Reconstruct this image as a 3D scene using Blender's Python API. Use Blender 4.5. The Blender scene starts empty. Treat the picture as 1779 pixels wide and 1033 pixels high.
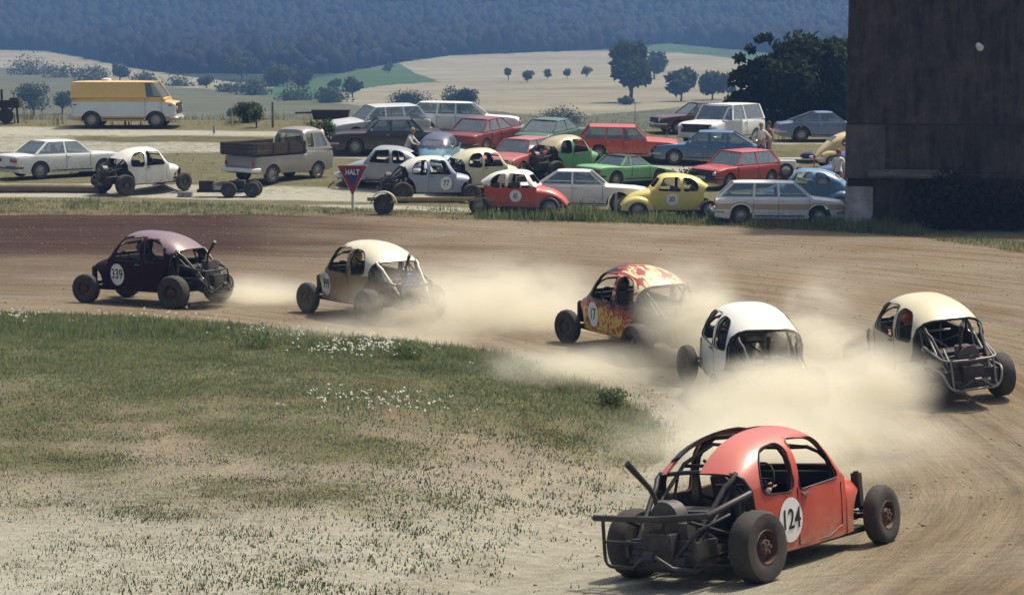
import bpy, bmesh, math, random
import numpy as np
from mathutils import Vector, Matrix, noise
from math import sin, cos, pi, radians, sqrt, atan2

# ------------------------------------------------------------------ camera, world, sun, exposure
FPX, CX, CY, CAMH = 3600.0, 889.5, 516.5, 5.4
PITCH = math.atan((CY - 98.0) / FPX)
SC = bpy.context.scene
COL = SC.collection
cam_data = bpy.data.cameras.new('camera')
cam = bpy.data.objects.new('camera', cam_data)
COL.objects.link(cam)
cam.location = (0, 0, CAMH)
cam.rotation_euler = (pi / 2 - PITCH, 0, 0)
cam_data.sensor_width = 36.0
cam_data.lens = 36.0 * FPX / 1779.0
cam_data.clip_start = 0.5
cam_data.clip_end = 6000
SC.camera = cam

SUN_EL, SUN_AZ = 62.0, 52.0       # azimuth measured from +Y (away from the camera) towards +X
world = bpy.data.worlds.new('World')
SC.world = world
world.use_nodes = True
wn = world.node_tree
bgn = wn.nodes['Background']
sky = wn.nodes.new('ShaderNodeTexSky')
sky.sky_type = 'NISHITA'
sky.sun_disc = False
sky.sun_elevation = radians(SUN_EL)
sky.sun_rotation = radians(SUN_AZ)
sky.air_density = 1.2
sky.dust_density = 7.0
wn.links.new(sky.outputs[0], bgn.inputs[0])
bgn.inputs[1].default_value = 0.10
sun_data = bpy.data.lights.new('sun', 'SUN')
sun_data.energy = 3.8
sun_data.angle = radians(3.5)
sun_data.color = (1.0, 0.91, 0.76)
sun = bpy.data.objects.new('sun', sun_data)
COL.objects.link(sun)
sd = Vector((sin(radians(SUN_AZ)) * cos(radians(SUN_EL)), cos(radians(SUN_AZ)) * cos(radians(SUN_EL)), sin(radians(SUN_EL))))
sun.rotation_euler = sd.to_track_quat('Z', 'Y').to_euler()
SC.view_settings.view_transform = 'Standard'
SC.view_settings.look = 'None'
SC.view_settings.gamma = 1.0
SC.view_settings.exposure = 0.38
cy = SC.cycles
cy.use_denoising = True
cy.max_bounces = 6
cy.diffuse_bounces = 3
cy.glossy_bounces = 3
cy.transmission_bounces = 4
cy.transparent_max_bounces = 24
cy.volume_bounces = 3
cy.volume_step_rate = 1.0
cy.volume_preview_step_rate = 1.0
cy.volume_max_steps = 256
cy.use_adaptive_sampling = True
cy.adaptive_threshold = 0.02

# ------------------------------------------------------------------ picture <-> place helpers (real positions on the ground)
SP, CP = sin(PITCH), cos(PITCH)
def ray(px, py):
    a, b = (px - CX) / FPX, -(py - CY) / FPX
    return Vector((a, CP + b * SP, -SP + b * CP))
def project(X, Y, Z):
    d = Y * CP - (Z - CAMH) * SP
    up = Y * SP + (Z - CAMH) * CP
    return CX + FPX * X / d, CY - FPX * up / d

LPRO = np.array([(0, 0), (62, 0), (65, .05), (67.5, .28), (70, .40), (74.6, .50), (76.2, .82), (79.8, .92), (81.5, 1.25), (85.2, 1.42), (87, 2.15), (91, 2.32), (94, 2.55), (100, 2.3), (115, .2), (150, -4), (250, -5), (300, -3.4), (400, -2.6), (500, -.6), (600, 2.0), (700, 5.5), (800, 10), (900, 22), (1000, 42), (1150, 70), (1400, 76), (1800, 60), (3000, 40)], float)
RPRO = np.array([(0, 0), (62, 0), (70, 0), (74.5, .08), (76.5, .28), (80.5, .36), (82, .85), (85.5, .98), (87, 1.50), (92, 1.68), (96, 1.95), (102, 1.8), (115, .0), (150, -4), (250, -5), (300, -3.4), (400, -1.8), (500, .2), (600, 3.2), (700, 6.6), (800, 10.5), (900, 22), (1000, 42), (1150, 70), (1400, 76), (1800, 60), (3000, 40)], float)
def sstep(a, b, x):
    t = np.clip((x - a) / (b - a), 0, 1)
    return t * t * (3 - 2 * t)
# bumps: deterministic sum of sines, cheap and the same everywhere
_r = np.random.RandomState(5)
_B = [(_r.uniform(.05, .25), _r.uniform(0, 6.28), _r.uniform(0, 6.28)) for _ in range(8)]
_S = [(_r.uniform(.5, 1.7), _r.uniform(0, 6.28), _r.uniform(0, 6.28)) for _ in range(10)]
def fbm(X, Y, W):
    z = 0
    for k, ph, an in W:
        z = z + np.sin((X * cos(an) + Y * sin(an)) * k + ph + 1.3 * np.sin((X * sin(an) - Y * cos(an)) * k * .7 + ph * 2))
    return z / len(W)
CEN = (-15.0, 30.0)
def hz(X, Y):
    X = np.asarray(X, float); Y = np.asarray(Y, float)
    t = sstep(-6, 7, X * 60 / np.maximum(Y, 60))
    z = np.interp(Y, LPRO[:, 0], LPRO[:, 1]) * (1 - t) + np.interp(Y, RPRO[:, 0], RPRO[:, 1]) * t
    r = np.hypot(X - CEN[0], Y - CEN[1])
    lim = 1 - sstep(42, 56, Y)
    bank = np.interp(r, [0, 15.5, 17.2, 26, 40], [0, 0, -.12, .85, 1.0]) * sstep(-11, 0, X) * (1 - sstep(24, 31, Y)) * (1 - sstep(9, 14, X))
    z = z + bank
    z = z - .46 * np.sin(np.clip((Y - 18) / 22, 0, 1) * pi) ** 2 * sstep(-3, 3, X)
    inf = (1 - sstep(14.3, 16.6, r)) * (1 - sstep(-2, 4, -(Y - 20)))
    z = z + .16 * inf
    z = z + .05 * fbm(X, Y, _B) * sstep(15, 40, Y) + .018 * fbm(X, Y, _S)
    far = sstep(250, 700, Y)
    z = z + far * 2.5 * fbm(X * .12, Y * .12, _B)
    z = z + sstep(880, 1100, Y) * 14 * np.sin(X * .012 + 1.0)
    return z
_D = np.concatenate([np.arange(12, 110, .05), np.arange(110, 400, .5), np.arange(400, 1600, 2)])
def ground_at(px, py):
    d = ray(px, py)
    k = _D / d.y
    X, Y, Z = d.x * k, _D, CAMH + d.z * k
    g = hz(X, Y)
    i = int(np.argmax(Z < g))
    if i == 0: i = len(_D) - 1
    return Vector((X[i], Y[i], float(g[i])))
def at_depth(px, py, Y):
    d = ray(px, py)
    return Vector((d.x, d.y, d.z)) * (Y / d.y) + Vector((0, 0, CAMH))
def gz(x, y): return float(hz(x, y))

# ------------------------------------------------------------------ materials
def newmat(name):
    m = bpy.data.materials.new(name); m.use_nodes = True
    n = m.node_tree.nodes; l = m.node_tree.links
    return m, n, l, n['Principled BSDF']
def mix(n, l, fac, a, b):
    x = n.new('ShaderNodeMix'); x.data_type = 'RGBA'
    for s, v in ((0, fac), (6, a), (7, b)):
        if hasattr(v, 'default_value') or hasattr(v, 'is_linked'): l.new(v, x.inputs[s])
        else: x.inputs[s].default_value = v if s == 0 else (*v, 1)
    return x.outputs[2]
def noise_n(n, l, scale, detail=4, vec=None, rough=.55):
    t = n.new('ShaderNodeTexNoise'); t.inputs['Scale'].default_value = scale; t.inputs['Detail'].default_value = detail
    t.inputs['Roughness'].default_value = rough
    if vec: l.new(vec, t.inputs['Vector'])
    return t.outputs[0]
def ramp(n, l, src, stops, interp='LINEAR'):
    r = n.new('ShaderNodeValToRGB'); r.color_ramp.interpolation = interp
    e = r.color_ramp.elements
    while len(e) < len(stops): e.new(.5)
    for k, (p, c) in enumerate(stops):
        e[k].position = p; e[k].color = (c, c, c, 1) if isinstance(c, (int, float)) else (*c, 1)
    l.new(src, r.inputs[0]); return r.outputs[0]
def math_n(n, l, op, a, b=None):
    m = n.new('ShaderNodeMath'); m.operation = op
    for k, v in enumerate((a, b)):
        if v is None: continue
        if isinstance(v, (int, float)): m.inputs[k].default_value = v
        else: l.new(v, m.inputs[k])
    return m.outputs[0]
DUSTC = (.36, .30, .21)
MATS = {}
def surf(name, col, rough=.7, metal=0., var=.25, vscale=6., dust=0., bump=0., bscale=30., spec=.5, coat=0.):
    """plain material with mottling, optional dust lying on it and fine relief"""
    if name in MATS: return MATS[name]
    m, n, l, b = newmat(name)
    tc = n.new('ShaderNodeTexCoord').outputs['Object']
    f = noise_n(n, l, vscale, 5, tc)
    c = mix(n, l, ramp(n, l, f, [(.3, 0.), (.7, 1.)]), tuple(x * (1 - var) for x in col), tuple(min(1, x * (1 + var * .6)) for x in col))
    if dust:
        f2 = noise_n(n, l, vscale * .4, 6, tc, .65)
        fac = math_n(n, l, 'MULTIPLY', ramp(n, l, f2, [(.35, .25), (.75, 1.)]), dust)
        if name.startswith('paint_'):
            sz = n.new('ShaderNodeSeparateXYZ'); l.new(tc, sz.inputs[0])
            lowd = math_n(n, l, 'MULTIPLY', math_n(n, l, 'SUBTRACT', .72, sz.outputs[2]), 1.4)
            lowd = math_n(n, l, 'MULTIPLY', math_n(n, l, 'MAXIMUM', lowd, 0.), ramp(n, l, noise_n(n, l, 9, 6, tc, .7), [(.38, 0.), (.62, min(1., dust * 6))]))
            fac = math_n(n, l, 'MINIMUM', math_n(n, l, 'ADD', fac, lowd), .8)
        c = mix(n, l, fac, c, DUSTC)
    l.new(c, b.inputs['Base Color'])
    b.inputs['Roughness'].default_value = rough; b.inputs['Metallic'].default_value = metal
    b.inputs['Specular IOR Level'].default_value = spec; b.inputs['Coat Weight'].default_value = coat
    if bump:
        bp = n.new('ShaderNodeBump'); bp.inputs['Strength'].default_value = bump; bp.inputs['Distance'].default_value = .02
        l.new(noise_n(n, l, bscale, 4, tc), bp.inputs['Height']); l.new(bp.outputs[0], b.inputs['Normal'])
    MATS[name] = m; return m
def paint(name, col, dust=.25, rough=.33):
    return surf('paint_' + name, col, rough, 0, .06, 2.5, dust, .02, 8, .5, .25)
def glassm():
    if 'glass' in MATS: return MATS['glass']
    m = bpy.data.materials.new('window_glass'); m.use_nodes = True
    n = m.node_tree.nodes; l = m.node_tree.links; n.clear()
    o = n.new('ShaderNodeOutputMaterial'); t = n.new('ShaderNodeBsdfTransparent'); g = n.new('ShaderNodeBsdfGlossy')
    d = n.new('ShaderNodeBsdfDiffuse'); d.inputs[0].default_value = (.30, .31, .29, 1)
    t.inputs[0].default_value = (.84, .90, .88, 1); g.inputs['Roughness'].default_value = .04
    lw = n.new('ShaderNodeLayerWeight'); lw.inputs[0].default_value = .45
    f = math_n(n, l, 'ADD', math_n(n, l, 'MULTIPLY', lw.outputs['Fresnel'], .55), .08)
    m1 = n.new('ShaderNodeMixShader'); l.new(f, m1.inputs[0]); l.new(t.outputs[0], m1.inputs[1]); l.new(g.outputs[0], m1.inputs[2])
    m2 = n.new('ShaderNodeMixShader'); m2.inputs[0].default_value = .06
    l.new(m1.outputs[0], m2.inputs[1]); l.new(d.outputs[0], m2.inputs[2]); l.new(m2.outputs[0], o.inputs[0])
    MATS['glass'] = m; return m
TYRE = surf('tyre_rubber', (.016, .016, .018), .85, 0, .3, 9, .16, .15, 60)
DARK = surf('dark_interior', (.014, .014, .015), .8, 0, .3, 4, .05)
UNDER = surf('underbody', (.014, .013, .012), .9, 0, .3, 4, .12)
CHROME = surf('dull_chrome', (.55, .55, .53), .3, .9, .1, 6, .15)
STEEL = surf('black_steel_tube', (.014, .016, .022), .5, .2, .3, 8, .14)
GREYM = surf('grey_metal', (.22, .22, .22), .5, .6, .3, 9, .3)
DGREY = surf('dirty_dark_metal', (.06, .06, .06), .5, .5, .3, 9, .2)
RIMM = surf('wheel_rim', (.33, .33, .32), .45, .6, .2, 9, .3)
RIMD = surf('dusty_dark_rim', (.06, .05, .05), .6, .3, .2, 9, .35)
LAMP = surf('lamp_lens', (.6, .6, .58), .15, .3, .1, 9, .05)
REDL = surf('red_lens', (.35, .03, .02), .25, 0, .1, 9, .1)
PLATE = surf('white_plate', (.7, .7, .66), .5, 0, .1, 9, .1)
SEAT = surf('seat_cloth', (.09, .08, .075), .9, 0, .2, 9)
WHITEP = surf('white_roundel', (.8, .8, .76), .5, 0, .06, 9, .1)
BLACKP = surf('black_lettering', (.012, .012, .014), .5, 0, .06, 9, .03)
SKIN = surf('skin', (.42, .24, .17), .6, 0, .12, 9)
HAIR = surf('hair', (.06, .035, .02), .8, 0, .3, 20)
GLASS = glassm()

# ------------------------------------------------------------------ mesh builder
class MB:
    def __init__(s): s.v = []; s.f = []; s.m = []
    def add(s, vs, fs, mi=0):
        o = len(s.v); s.v += [tuple(p) for p in vs]; s.f += [tuple(i + o for i in f) for f in fs]; s.m += [mi] * len(fs); return s
    def box(s, c, d, mi=0, rot=None, taper=1.):
        vs = []
        for z in (-1, 1):
            k = taper if z > 0 else 1.
            for x, y in ((-1, -1), (1, -1), (1, 1), (-1, 1)):
                p = Vector((x * d[0] / 2 * k, y * d[1] / 2 * k, z * d[2] / 2))
                if rot: p = rot @ p
                vs.append(p + Vector(c))
        return s.add(vs, [(3, 2, 1, 0), (4, 5, 6, 7), (0, 1, 5, 4), (1, 2, 6, 5), (2, 3, 7, 6), (3, 0, 4, 7)], mi)
    def tube(s, pts, r, n=8, mi=0, closed=False):
        pts = [Vector(p) for p in pts]; N = len(pts); rr = r if isinstance(r, (list, tuple)) else [r] * N
        vs = []; prev = None
        for i, p in enumerate(pts):
            if closed: t = pts[(i + 1) % N] - pts[i - 1]
            else: t = pts[min(i + 1, N - 1)] - pts[max(i - 1, 0)]
            t.normalize()
            a = Vector((0, 0, 1)) if abs(t.z) < .9 else Vector((1, 0, 0))
            if prev is not None: a = prev
            u = t.cross(a)
            if u.length < 1e-4: u = t.cross(Vector((0, 1, 0)))
            u.normalize(); w = u.cross(t).normalized(); prev = w
            for k in range(n):
                an = 2 * pi * k / n
                vs.append(p + (u * cos(an) + w * sin(an)) * rr[i])
        fs = []
        for i in range(N if closed else N - 1):
            for k in range(n):
                a, b = i * n + k, i * n + (k + 1) % n; c, d = ((i + 1) % N) * n + (k + 1) % n, ((i + 1) % N) * n + k
                fs.append((a, b, c, d))
        if not closed: fs += [tuple(range(n))[::-1], tuple((N - 1) * n + k for k in range(n))]
        return s.add(vs, fs, mi)
    def lathe(s, prof, n=24, mi=0, axis='y', c=(0, 0, 0), lug=0., caps=False):
        """prof: (offset along the axis, radius)"""
        vs = []; K = len(prof)
        for i in range(n):
            a = 2 * pi * i / n
            for o, r in prof:
                rr = r + (lug if (i % 2 and r > prof[0][1] * 1.0 and lug and r > max(q[1] for q in prof) * .97) else 0)
                x, z = rr * cos(a), rr * sin(a)
                p = (x, o, z) if axis == 'y' else ((x, z, o) if axis == 'z' else (o, x, z))
                vs.append((p[0] + c[0], p[1] + c[1], p[2] + c[2]))
        fs = []
        for i in range(n):
            for k in range(K - 1):
                a, b = i * K + k, i * K + k + 1; c2, d = ((i + 1) % n) * K + k + 1, ((i + 1) % n) * K + k
                fs.append((a, b, c2, d))
        if caps: fs += [tuple(i * K for i in range(n)), tuple(i * K + K - 1 for i in range(n))[::-1]]
        return s.add(vs, fs, mi)
    def prism(s, poly, y0, y1, mi=0, axis='y'):
        """poly in (x,z) pushed along y (or (y,z) along x)"""
        n = len(poly); P = lambda a, b, o: (a, o, b) if axis == 'y' else ((o, a, b) if axis == 'x' else (a, b, o))
        vs = [P(a, b, y0) for a, b in poly] + [P(a, b, y1) for a, b in poly]
        fs = [tuple(range(n)), tuple(range(n, 2 * n))[::-1]] + [(i, i + n, (i + 1) % n + n, (i + 1) % n) for i in range(n)]
        return s.add(vs, fs, mi)
    def ball(s, c, r, mi=0, n=12, m=8):
        r = r if isinstance(r, (tuple, list)) else (r, r, r)
        vs = [(c[0], c[1], c[2] + r[2])]
        for j in range(1, m):
            for i in range(n):
                vs.append((c[0] + r[0] * sin(pi * j / m) * cos(2 * pi * i / n), c[1] + r[1] * sin(pi * j / m) * sin(2 * pi * i / n), c[2] + r[2] * cos(pi * j / m)))
        vs.append((c[0], c[1], c[2] - r[2])); L = len(vs) - 1
        fs = [(0, 1 + i, 1 + (i + 1) % n) for i in range(n)]
        for j in range(m - 2):
            for i in range(n):
                a = 1 + j * n + i; b = 1 + j * n + (i + 1) % n
                fs.append((a, a + n, b + n, b))
        fs += [(L, 1 + (m - 2) * n + (i + 1) % n, 1 + (m - 2) * n + i) for i in range(n)]
        return s.add(vs, fs, mi)
    def mesh(s, name, mats, smooth=35, fix=True, bevel=0.):
        me = bpy.data.meshes.new(name); me.from_pydata(s.v, [], s.f)
        for m in mats: me.materials.append(m)
        me.polygons.foreach_set('material_index', s.m)
        if fix or bevel:
            bm = bmesh.new(); bm.from_mesh(me)
            if bevel: bmesh.ops.bevel(bm, geom=bm.edges[:], offset=bevel, segments=2, affect='EDGES', profile=.6)
            if fix: bmesh.ops.recalc_face_normals(bm, faces=bm.faces)
            bm.to_mesh(me); bm.free()
        if smooth:
            me.polygons.foreach_set('use_smooth', [True] * len(me.polygons)); me.set_sharp_from_angle(angle=radians(smooth))
        me.update(); return me
def link(name, me, parent=None, loc=None, rot=None, **props):
    o = bpy.data.objects.new(name, me); COL.objects.link(o)
    if parent: o.parent = parent
    if loc is not None: o.location = loc
    if rot is not None: o.rotation_euler = rot
    for k, v in props.items(): o[k] = v
    return o
def part(name, mb, mats, parent, smooth=35, **kw):
    me = mb.mesh(name, mats if isinstance(mats, (list, tuple)) else [mats], smooth, bevel=kw.pop('bevel', 0.)) if isinstance(mb, MB) else mb
    return link(name, me, parent, **kw)
def thing(name, label, cat, mw=None, group=None):
    o = bpy.data.objects.new(name, None); COL.objects.link(o); o['label'] = label; o['category'] = cat
    o.empty_display_size = .1
    if group: o['group'] = group
    if mw is not None: o.matrix_world = mw
    return o
def stand(px, py, head, base=2.4, track=1.4, dz=0., roll=0., y=None, level=None):
    """matrix of a vehicle whose middle stands at a ground point, heading in degrees, tilted with the ground"""
    p = ground_at(px, py)
    if y: p = Vector(((px - CX) / FPX * (y * CP + CAMH * SP), y, 0))
    h = radians(head); f = Vector((cos(h), sin(h), 0)); r = Vector((sin(h), -cos(h), 0))
    P = lambda a, b: Vector((p.x + f.x * a + r.x * b, p.y + f.y * a + r.y * b, gz(p.x + f.x * a + r.x * b, p.y + f.y * a + r.y * b)))
    F_, B_, R_, L_ = (P(base / 2, track / 2) + P(base / 2, -track / 2)) / 2, (P(-base / 2, track / 2) + P(-base / 2, -track / 2)) / 2, (P(base / 2, track / 2) + P(-base / 2, track / 2)) / 2, (P(base / 2, -track / 2) + P(-base / 2, -track / 2)) / 2
    if p.y > 60 if level is None else level:     # parked cars have settled almost level
        zm = (F_.z + B_.z) / 2
        for q in (F_, B_): q.z = zm + .35 * (q.z - zm)
        zl = (L_.z + R_.z) / 2
        for q in (L_, R_): q.z = zl + .35 * (q.z - zl)
    X = (F_ - B_).normalized(); Yv = (L_ - R_).normalized(); Z = X.cross(Yv).normalized(); Yv = Z.cross(X)
    o = (F_ + B_) / 2 + Vector((0, 0, dz))
    M = Matrix(((X.x, Yv.x, Z.x, o.x), (X.y, Yv.y, Z.y, o.y), (X.z, Yv.z, Z.z, o.z), (0, 0, 0, 1)))
    return M @ Matrix.Rotation(radians(roll), 4, 'X')
def boolean(me, cutters):
    o = bpy.data.objects.new('tmp', me); COL.objects.link(o); tmp = []
    for c in cutters:
        cm = c.mesh('cut', [], 0); co = bpy.data.objects.new('cut', cm); COL.objects.link(co); tmp.append(co)
        md = o.modifiers.new('b', 'BOOLEAN'); md.operation = 'DIFFERENCE'; md.solver = 'EXACT'; md.object = co
    bpy.context.view_layer.update()
    dg = bpy.context.evaluated_depsgraph_get()
    r = bpy.data.meshes.new_from_object(o.evaluated_get(dg))
    for t in tmp + [o]: bpy.data.objects.remove(t)
    return r
def text_mesh(body, size, mat, depth=.004, cond=1., bold=0.):
    cu = bpy.data.curves.new('t', 'FONT'); cu.body = body; cu.size = size; cu.align_x = 'CENTER'; cu.align_y = 'CENTER'
    cu.extrude = depth; cu.resolution_u = 3; cu.offset = bold
    o = bpy.data.objects.new('t', cu); COL.objects.link(o); bpy.context.view_layer.update()
    me = bpy.data.meshes.new_from_object(o.evaluated_get(bpy.context.evaluated_depsgraph_get())); bpy.data.objects.remove(o)
    for v in me.vertices: v.co.x *= cond
    me.materials.clear(); me.materials.append(mat); return me
def smooth_pts(pts, n):
    """Catmull-Rom through 2-D or 3-D points"""
    P = [Vector(p) for p in pts]; P = [P[0] * 2 - P[1]] + P + [P[-1] * 2 - P[-2]]; out = []
    for i in range(1, len(P) - 2):
        for k in range(n):
            t = k / n
            out.append(.5 * (2 * P[i] + (P[i + 1] - P[i - 1]) * t + (2 * P[i - 1] - 5 * P[i] + 4 * P[i + 1] - P[i + 2]) * t * t + (3 * P[i] - P[i - 1] - 3 * P[i + 1] + P[i + 2]) * t ** 3))
    out.append(P[-2]); return out
HAZE_D = .00046
# px, py, width, height (pixels), depth (m), density, label, options
DUSTS = [
 (430, 522, 330, 110, 4.0, 3.2, 'low dust trailing the maroon racer', dict(Y=45.5, seed=1)),
 (850, 550, 620, 250, 5.0, 3.8, 'bright dust cloud between the cream racer and the flame racer', dict(Y=41.5, seed=2)),
 (640, 588, 560, 90, 2.5, 2.6, 'low dust under the wheels of the cream racer', dict(Y=39.0, seed=3)),
 (1195, 545, 230, 250, 2.6, 4.8, 'dust billowing from the open tail of the flame racer', dict(Y=36.4, seed=4)),
 (1010, 640, 520, 110, 2.5, 2.4, 'low dust in front of the flame racer', dict(Y=35.0, seed=5)),
 (1350, 700, 450, 200, 2.6, 7.5, 'thick pale dust hiding the lower half of the white racer', dict(Y=30.2, seed=6, thr=.36)),
 (1430, 610, 240, 320, 3.0, 4.6, 'tall dust column between the white and the outer racer', dict(Y=33.5, seed=7)),
 (1370, 765, 760, 190, 4.0, 2.9, 'rolling dust in front of the white racer above the red one', dict(Y=27.3, seed=8)),
 (1535, 670, 240, 190, 2.0, 4.6, 'thin dust veiling the outer racer', dict(Y=30.5, seed=9)),
 (1270, 610, 300, 220, 2.0, 2.6, 'dust drifting round the roof of the white racer', dict(Y=35.5, seed=11)),
 (700, 520, 500, 150, 4.0, .9, 'faint dust hanging round the cream racer', dict(Y=44, seed=12)),
]
# ------------------------------------------------------------------ ground
def inpoly(px, py, poly):
    poly = np.array(poly, float); r = np.zeros(px.shape, bool); n = len(poly); j = n - 1
    for i in range(n):
        xi, yi = poly[i]; xj, yj = poly[j]
        c = ((yi > py) != (yj > py)) & (px < (xj - xi) * (py - yi) / (yj - yi + 1e-9) + xi)
        r ^= c; j = i
    return r
def softband(px, py, line, hw, soft):
    l = np.array(line, float); y = np.interp(px, l[:, 0], l[:, 1]); h = np.interp(px, l[:, 0], l[:, 2]) if l.shape[1] > 2 else hw
    inside = (px > l[0, 0]) & (px < l[-1, 0])
    return (1 - sstep(h - soft, h + soft, np.abs(py - y))) * inside
INF_EDGE = [(-900, 538), (8, 545), (200, 550), (400, 564), (560, 582), (700, 594), (860, 614), (960, 642), (1060, 682), (1120, 716), (1165, 750)]
INFIELD = INF_EDGE + [(1150, 795), (1060, 850), (960, 905), (850, 950), (700, 1000), (560, 1060), (400, 1200), (-900, 1900)]
EDGE = np.array([(-900, 374), (300, 373), (560, 374), (700, 377), (900, 384), (1200, 391), (1450, 403), (1600, 412), (1779, 440), (2600, 560)], float)
ROADS = [[(-900, 229, 7), (60, 229, 8), (300, 231, 5), (600, 235, 4), (760, 240, 3)], [(-900, 256, 12), (130, 255, 10), (400, 257, 9), (600, 267, 8), (800, 276, 9), (1000, 285, 9), (1150, 292, 8), (1350, 300, 9), (1500, 303, 9), (2600, 310, 9)],
         [(-900, 331, 11), (200, 331, 12), (400, 334, 13), (640, 339, 12), (800, 345, 6)], [(1330, 247, 3), (2600, 250, 3)], [(520, 357, .5), (640, 359, 4), (900, 368, 5), (1100, 372, 3)]]
# fields beyond the parking ground, given where they lie in the view (pixel outlines thrown on to the terrain)
TAN_R = [(688, 108), (760, 98), (880, 92), (1070, 88), (1180, 92), (1330, 108), (1500, 125), (2600, 140), (2600, 175), (1300, 172), (1100, 195), (960, 205), (840, 192), (620, 176), (560, 165), (640, 152), (760, 141), (720, 128)]
GREEN_M = [(430, 165), (520, 138), (620, 124), (690, 112), (740, 132), (840, 146), (700, 155), (620, 172), (560, 178), (480, 172)]
GREEN_R = [(1050, 78), (1150, 78), (1330, 92), (1600, 108), (2600, 118), (2600, 138), (1500, 124), (1330, 108), (1180, 93), (1060, 88)]
TAN_L = [(-900, 60), (30, 88), (90, 92), (230, 118), (330, 132), (470, 150), (640, 168), (700, 178), (620, 184), (420, 160), (250, 148), (130, 134), (60, 120), (-900, 100)]
FOREST_LINE = np.array([(-900, 40), (20, 88), (90, 90), (240, 120), (340, 136), (470, 150), (540, 138), (620, 122), (690, 110), (780, 97), (1070, 86), (1160, 76), (1330, 92), (1600, 108), (2600, 118)], float)

def grid_mesh(rows, cols):
    R, C = np.meshgrid(rows, cols, indexing='ij')
    D = R * CP + CAMH * SP
    X = (C - CX) / FPX * D; Y = R; Z = hz(X, Y)
    return X, Y, Z
def classify(X, Y, Z):
    px, py = project(X, Y, Z)
    wob = 2.0 * fbm(X * 2.2, Y * 2.2, _S) + 2.5 * fbm(X * .9, Y * .9, _S)
    pyw = py + wob * np.where(py > 450, 3.0, .7); pxw = px + wob * 3
    infield = inpoly(pxw, pyw, INFIELD)
    beyond = pyw < np.interp(px, EDGE[:, 0], EDGE[:, 1])
    return px, py, pyw, infield, beyond
def emit(name, V, quads, attr, mat, **props):
    used = np.unique(quads); remap = np.full(V.shape[0], -1); remap[used] = np.arange(len(used)); q = remap[quads]
    me = bpy.data.meshes.new(name); me.vertices.add(len(used)); me.vertices.foreach_set('co', V[used].astype(np.float32).ravel())
    nq = len(q); me.loops.add(nq * 4); me.polygons.add(nq)
    me.loops.foreach_set('vertex_index', q.astype(np.int32).ravel()); me.polygons.foreach_set('loop_start', np.arange(nq, dtype=np.int32) * 4)
    try: me.polygons.foreach_set('loop_total', np.full(nq, 4, np.int32))
    except Exception: pass
    me.polygons.foreach_set('use_smooth', np.ones(nq, bool)); me.materials.append(mat); me.update(calc_edges=True)
    if attr is not None:
        a = me.color_attributes.new('soil', 'FLOAT_COLOR', 'POINT')
        a.data.foreach_set('color', np.concatenate([attr[used], np.ones((len(used), 1))], 1).astype(np.float32).ravel())
    return link(name, me, **props)
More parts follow.
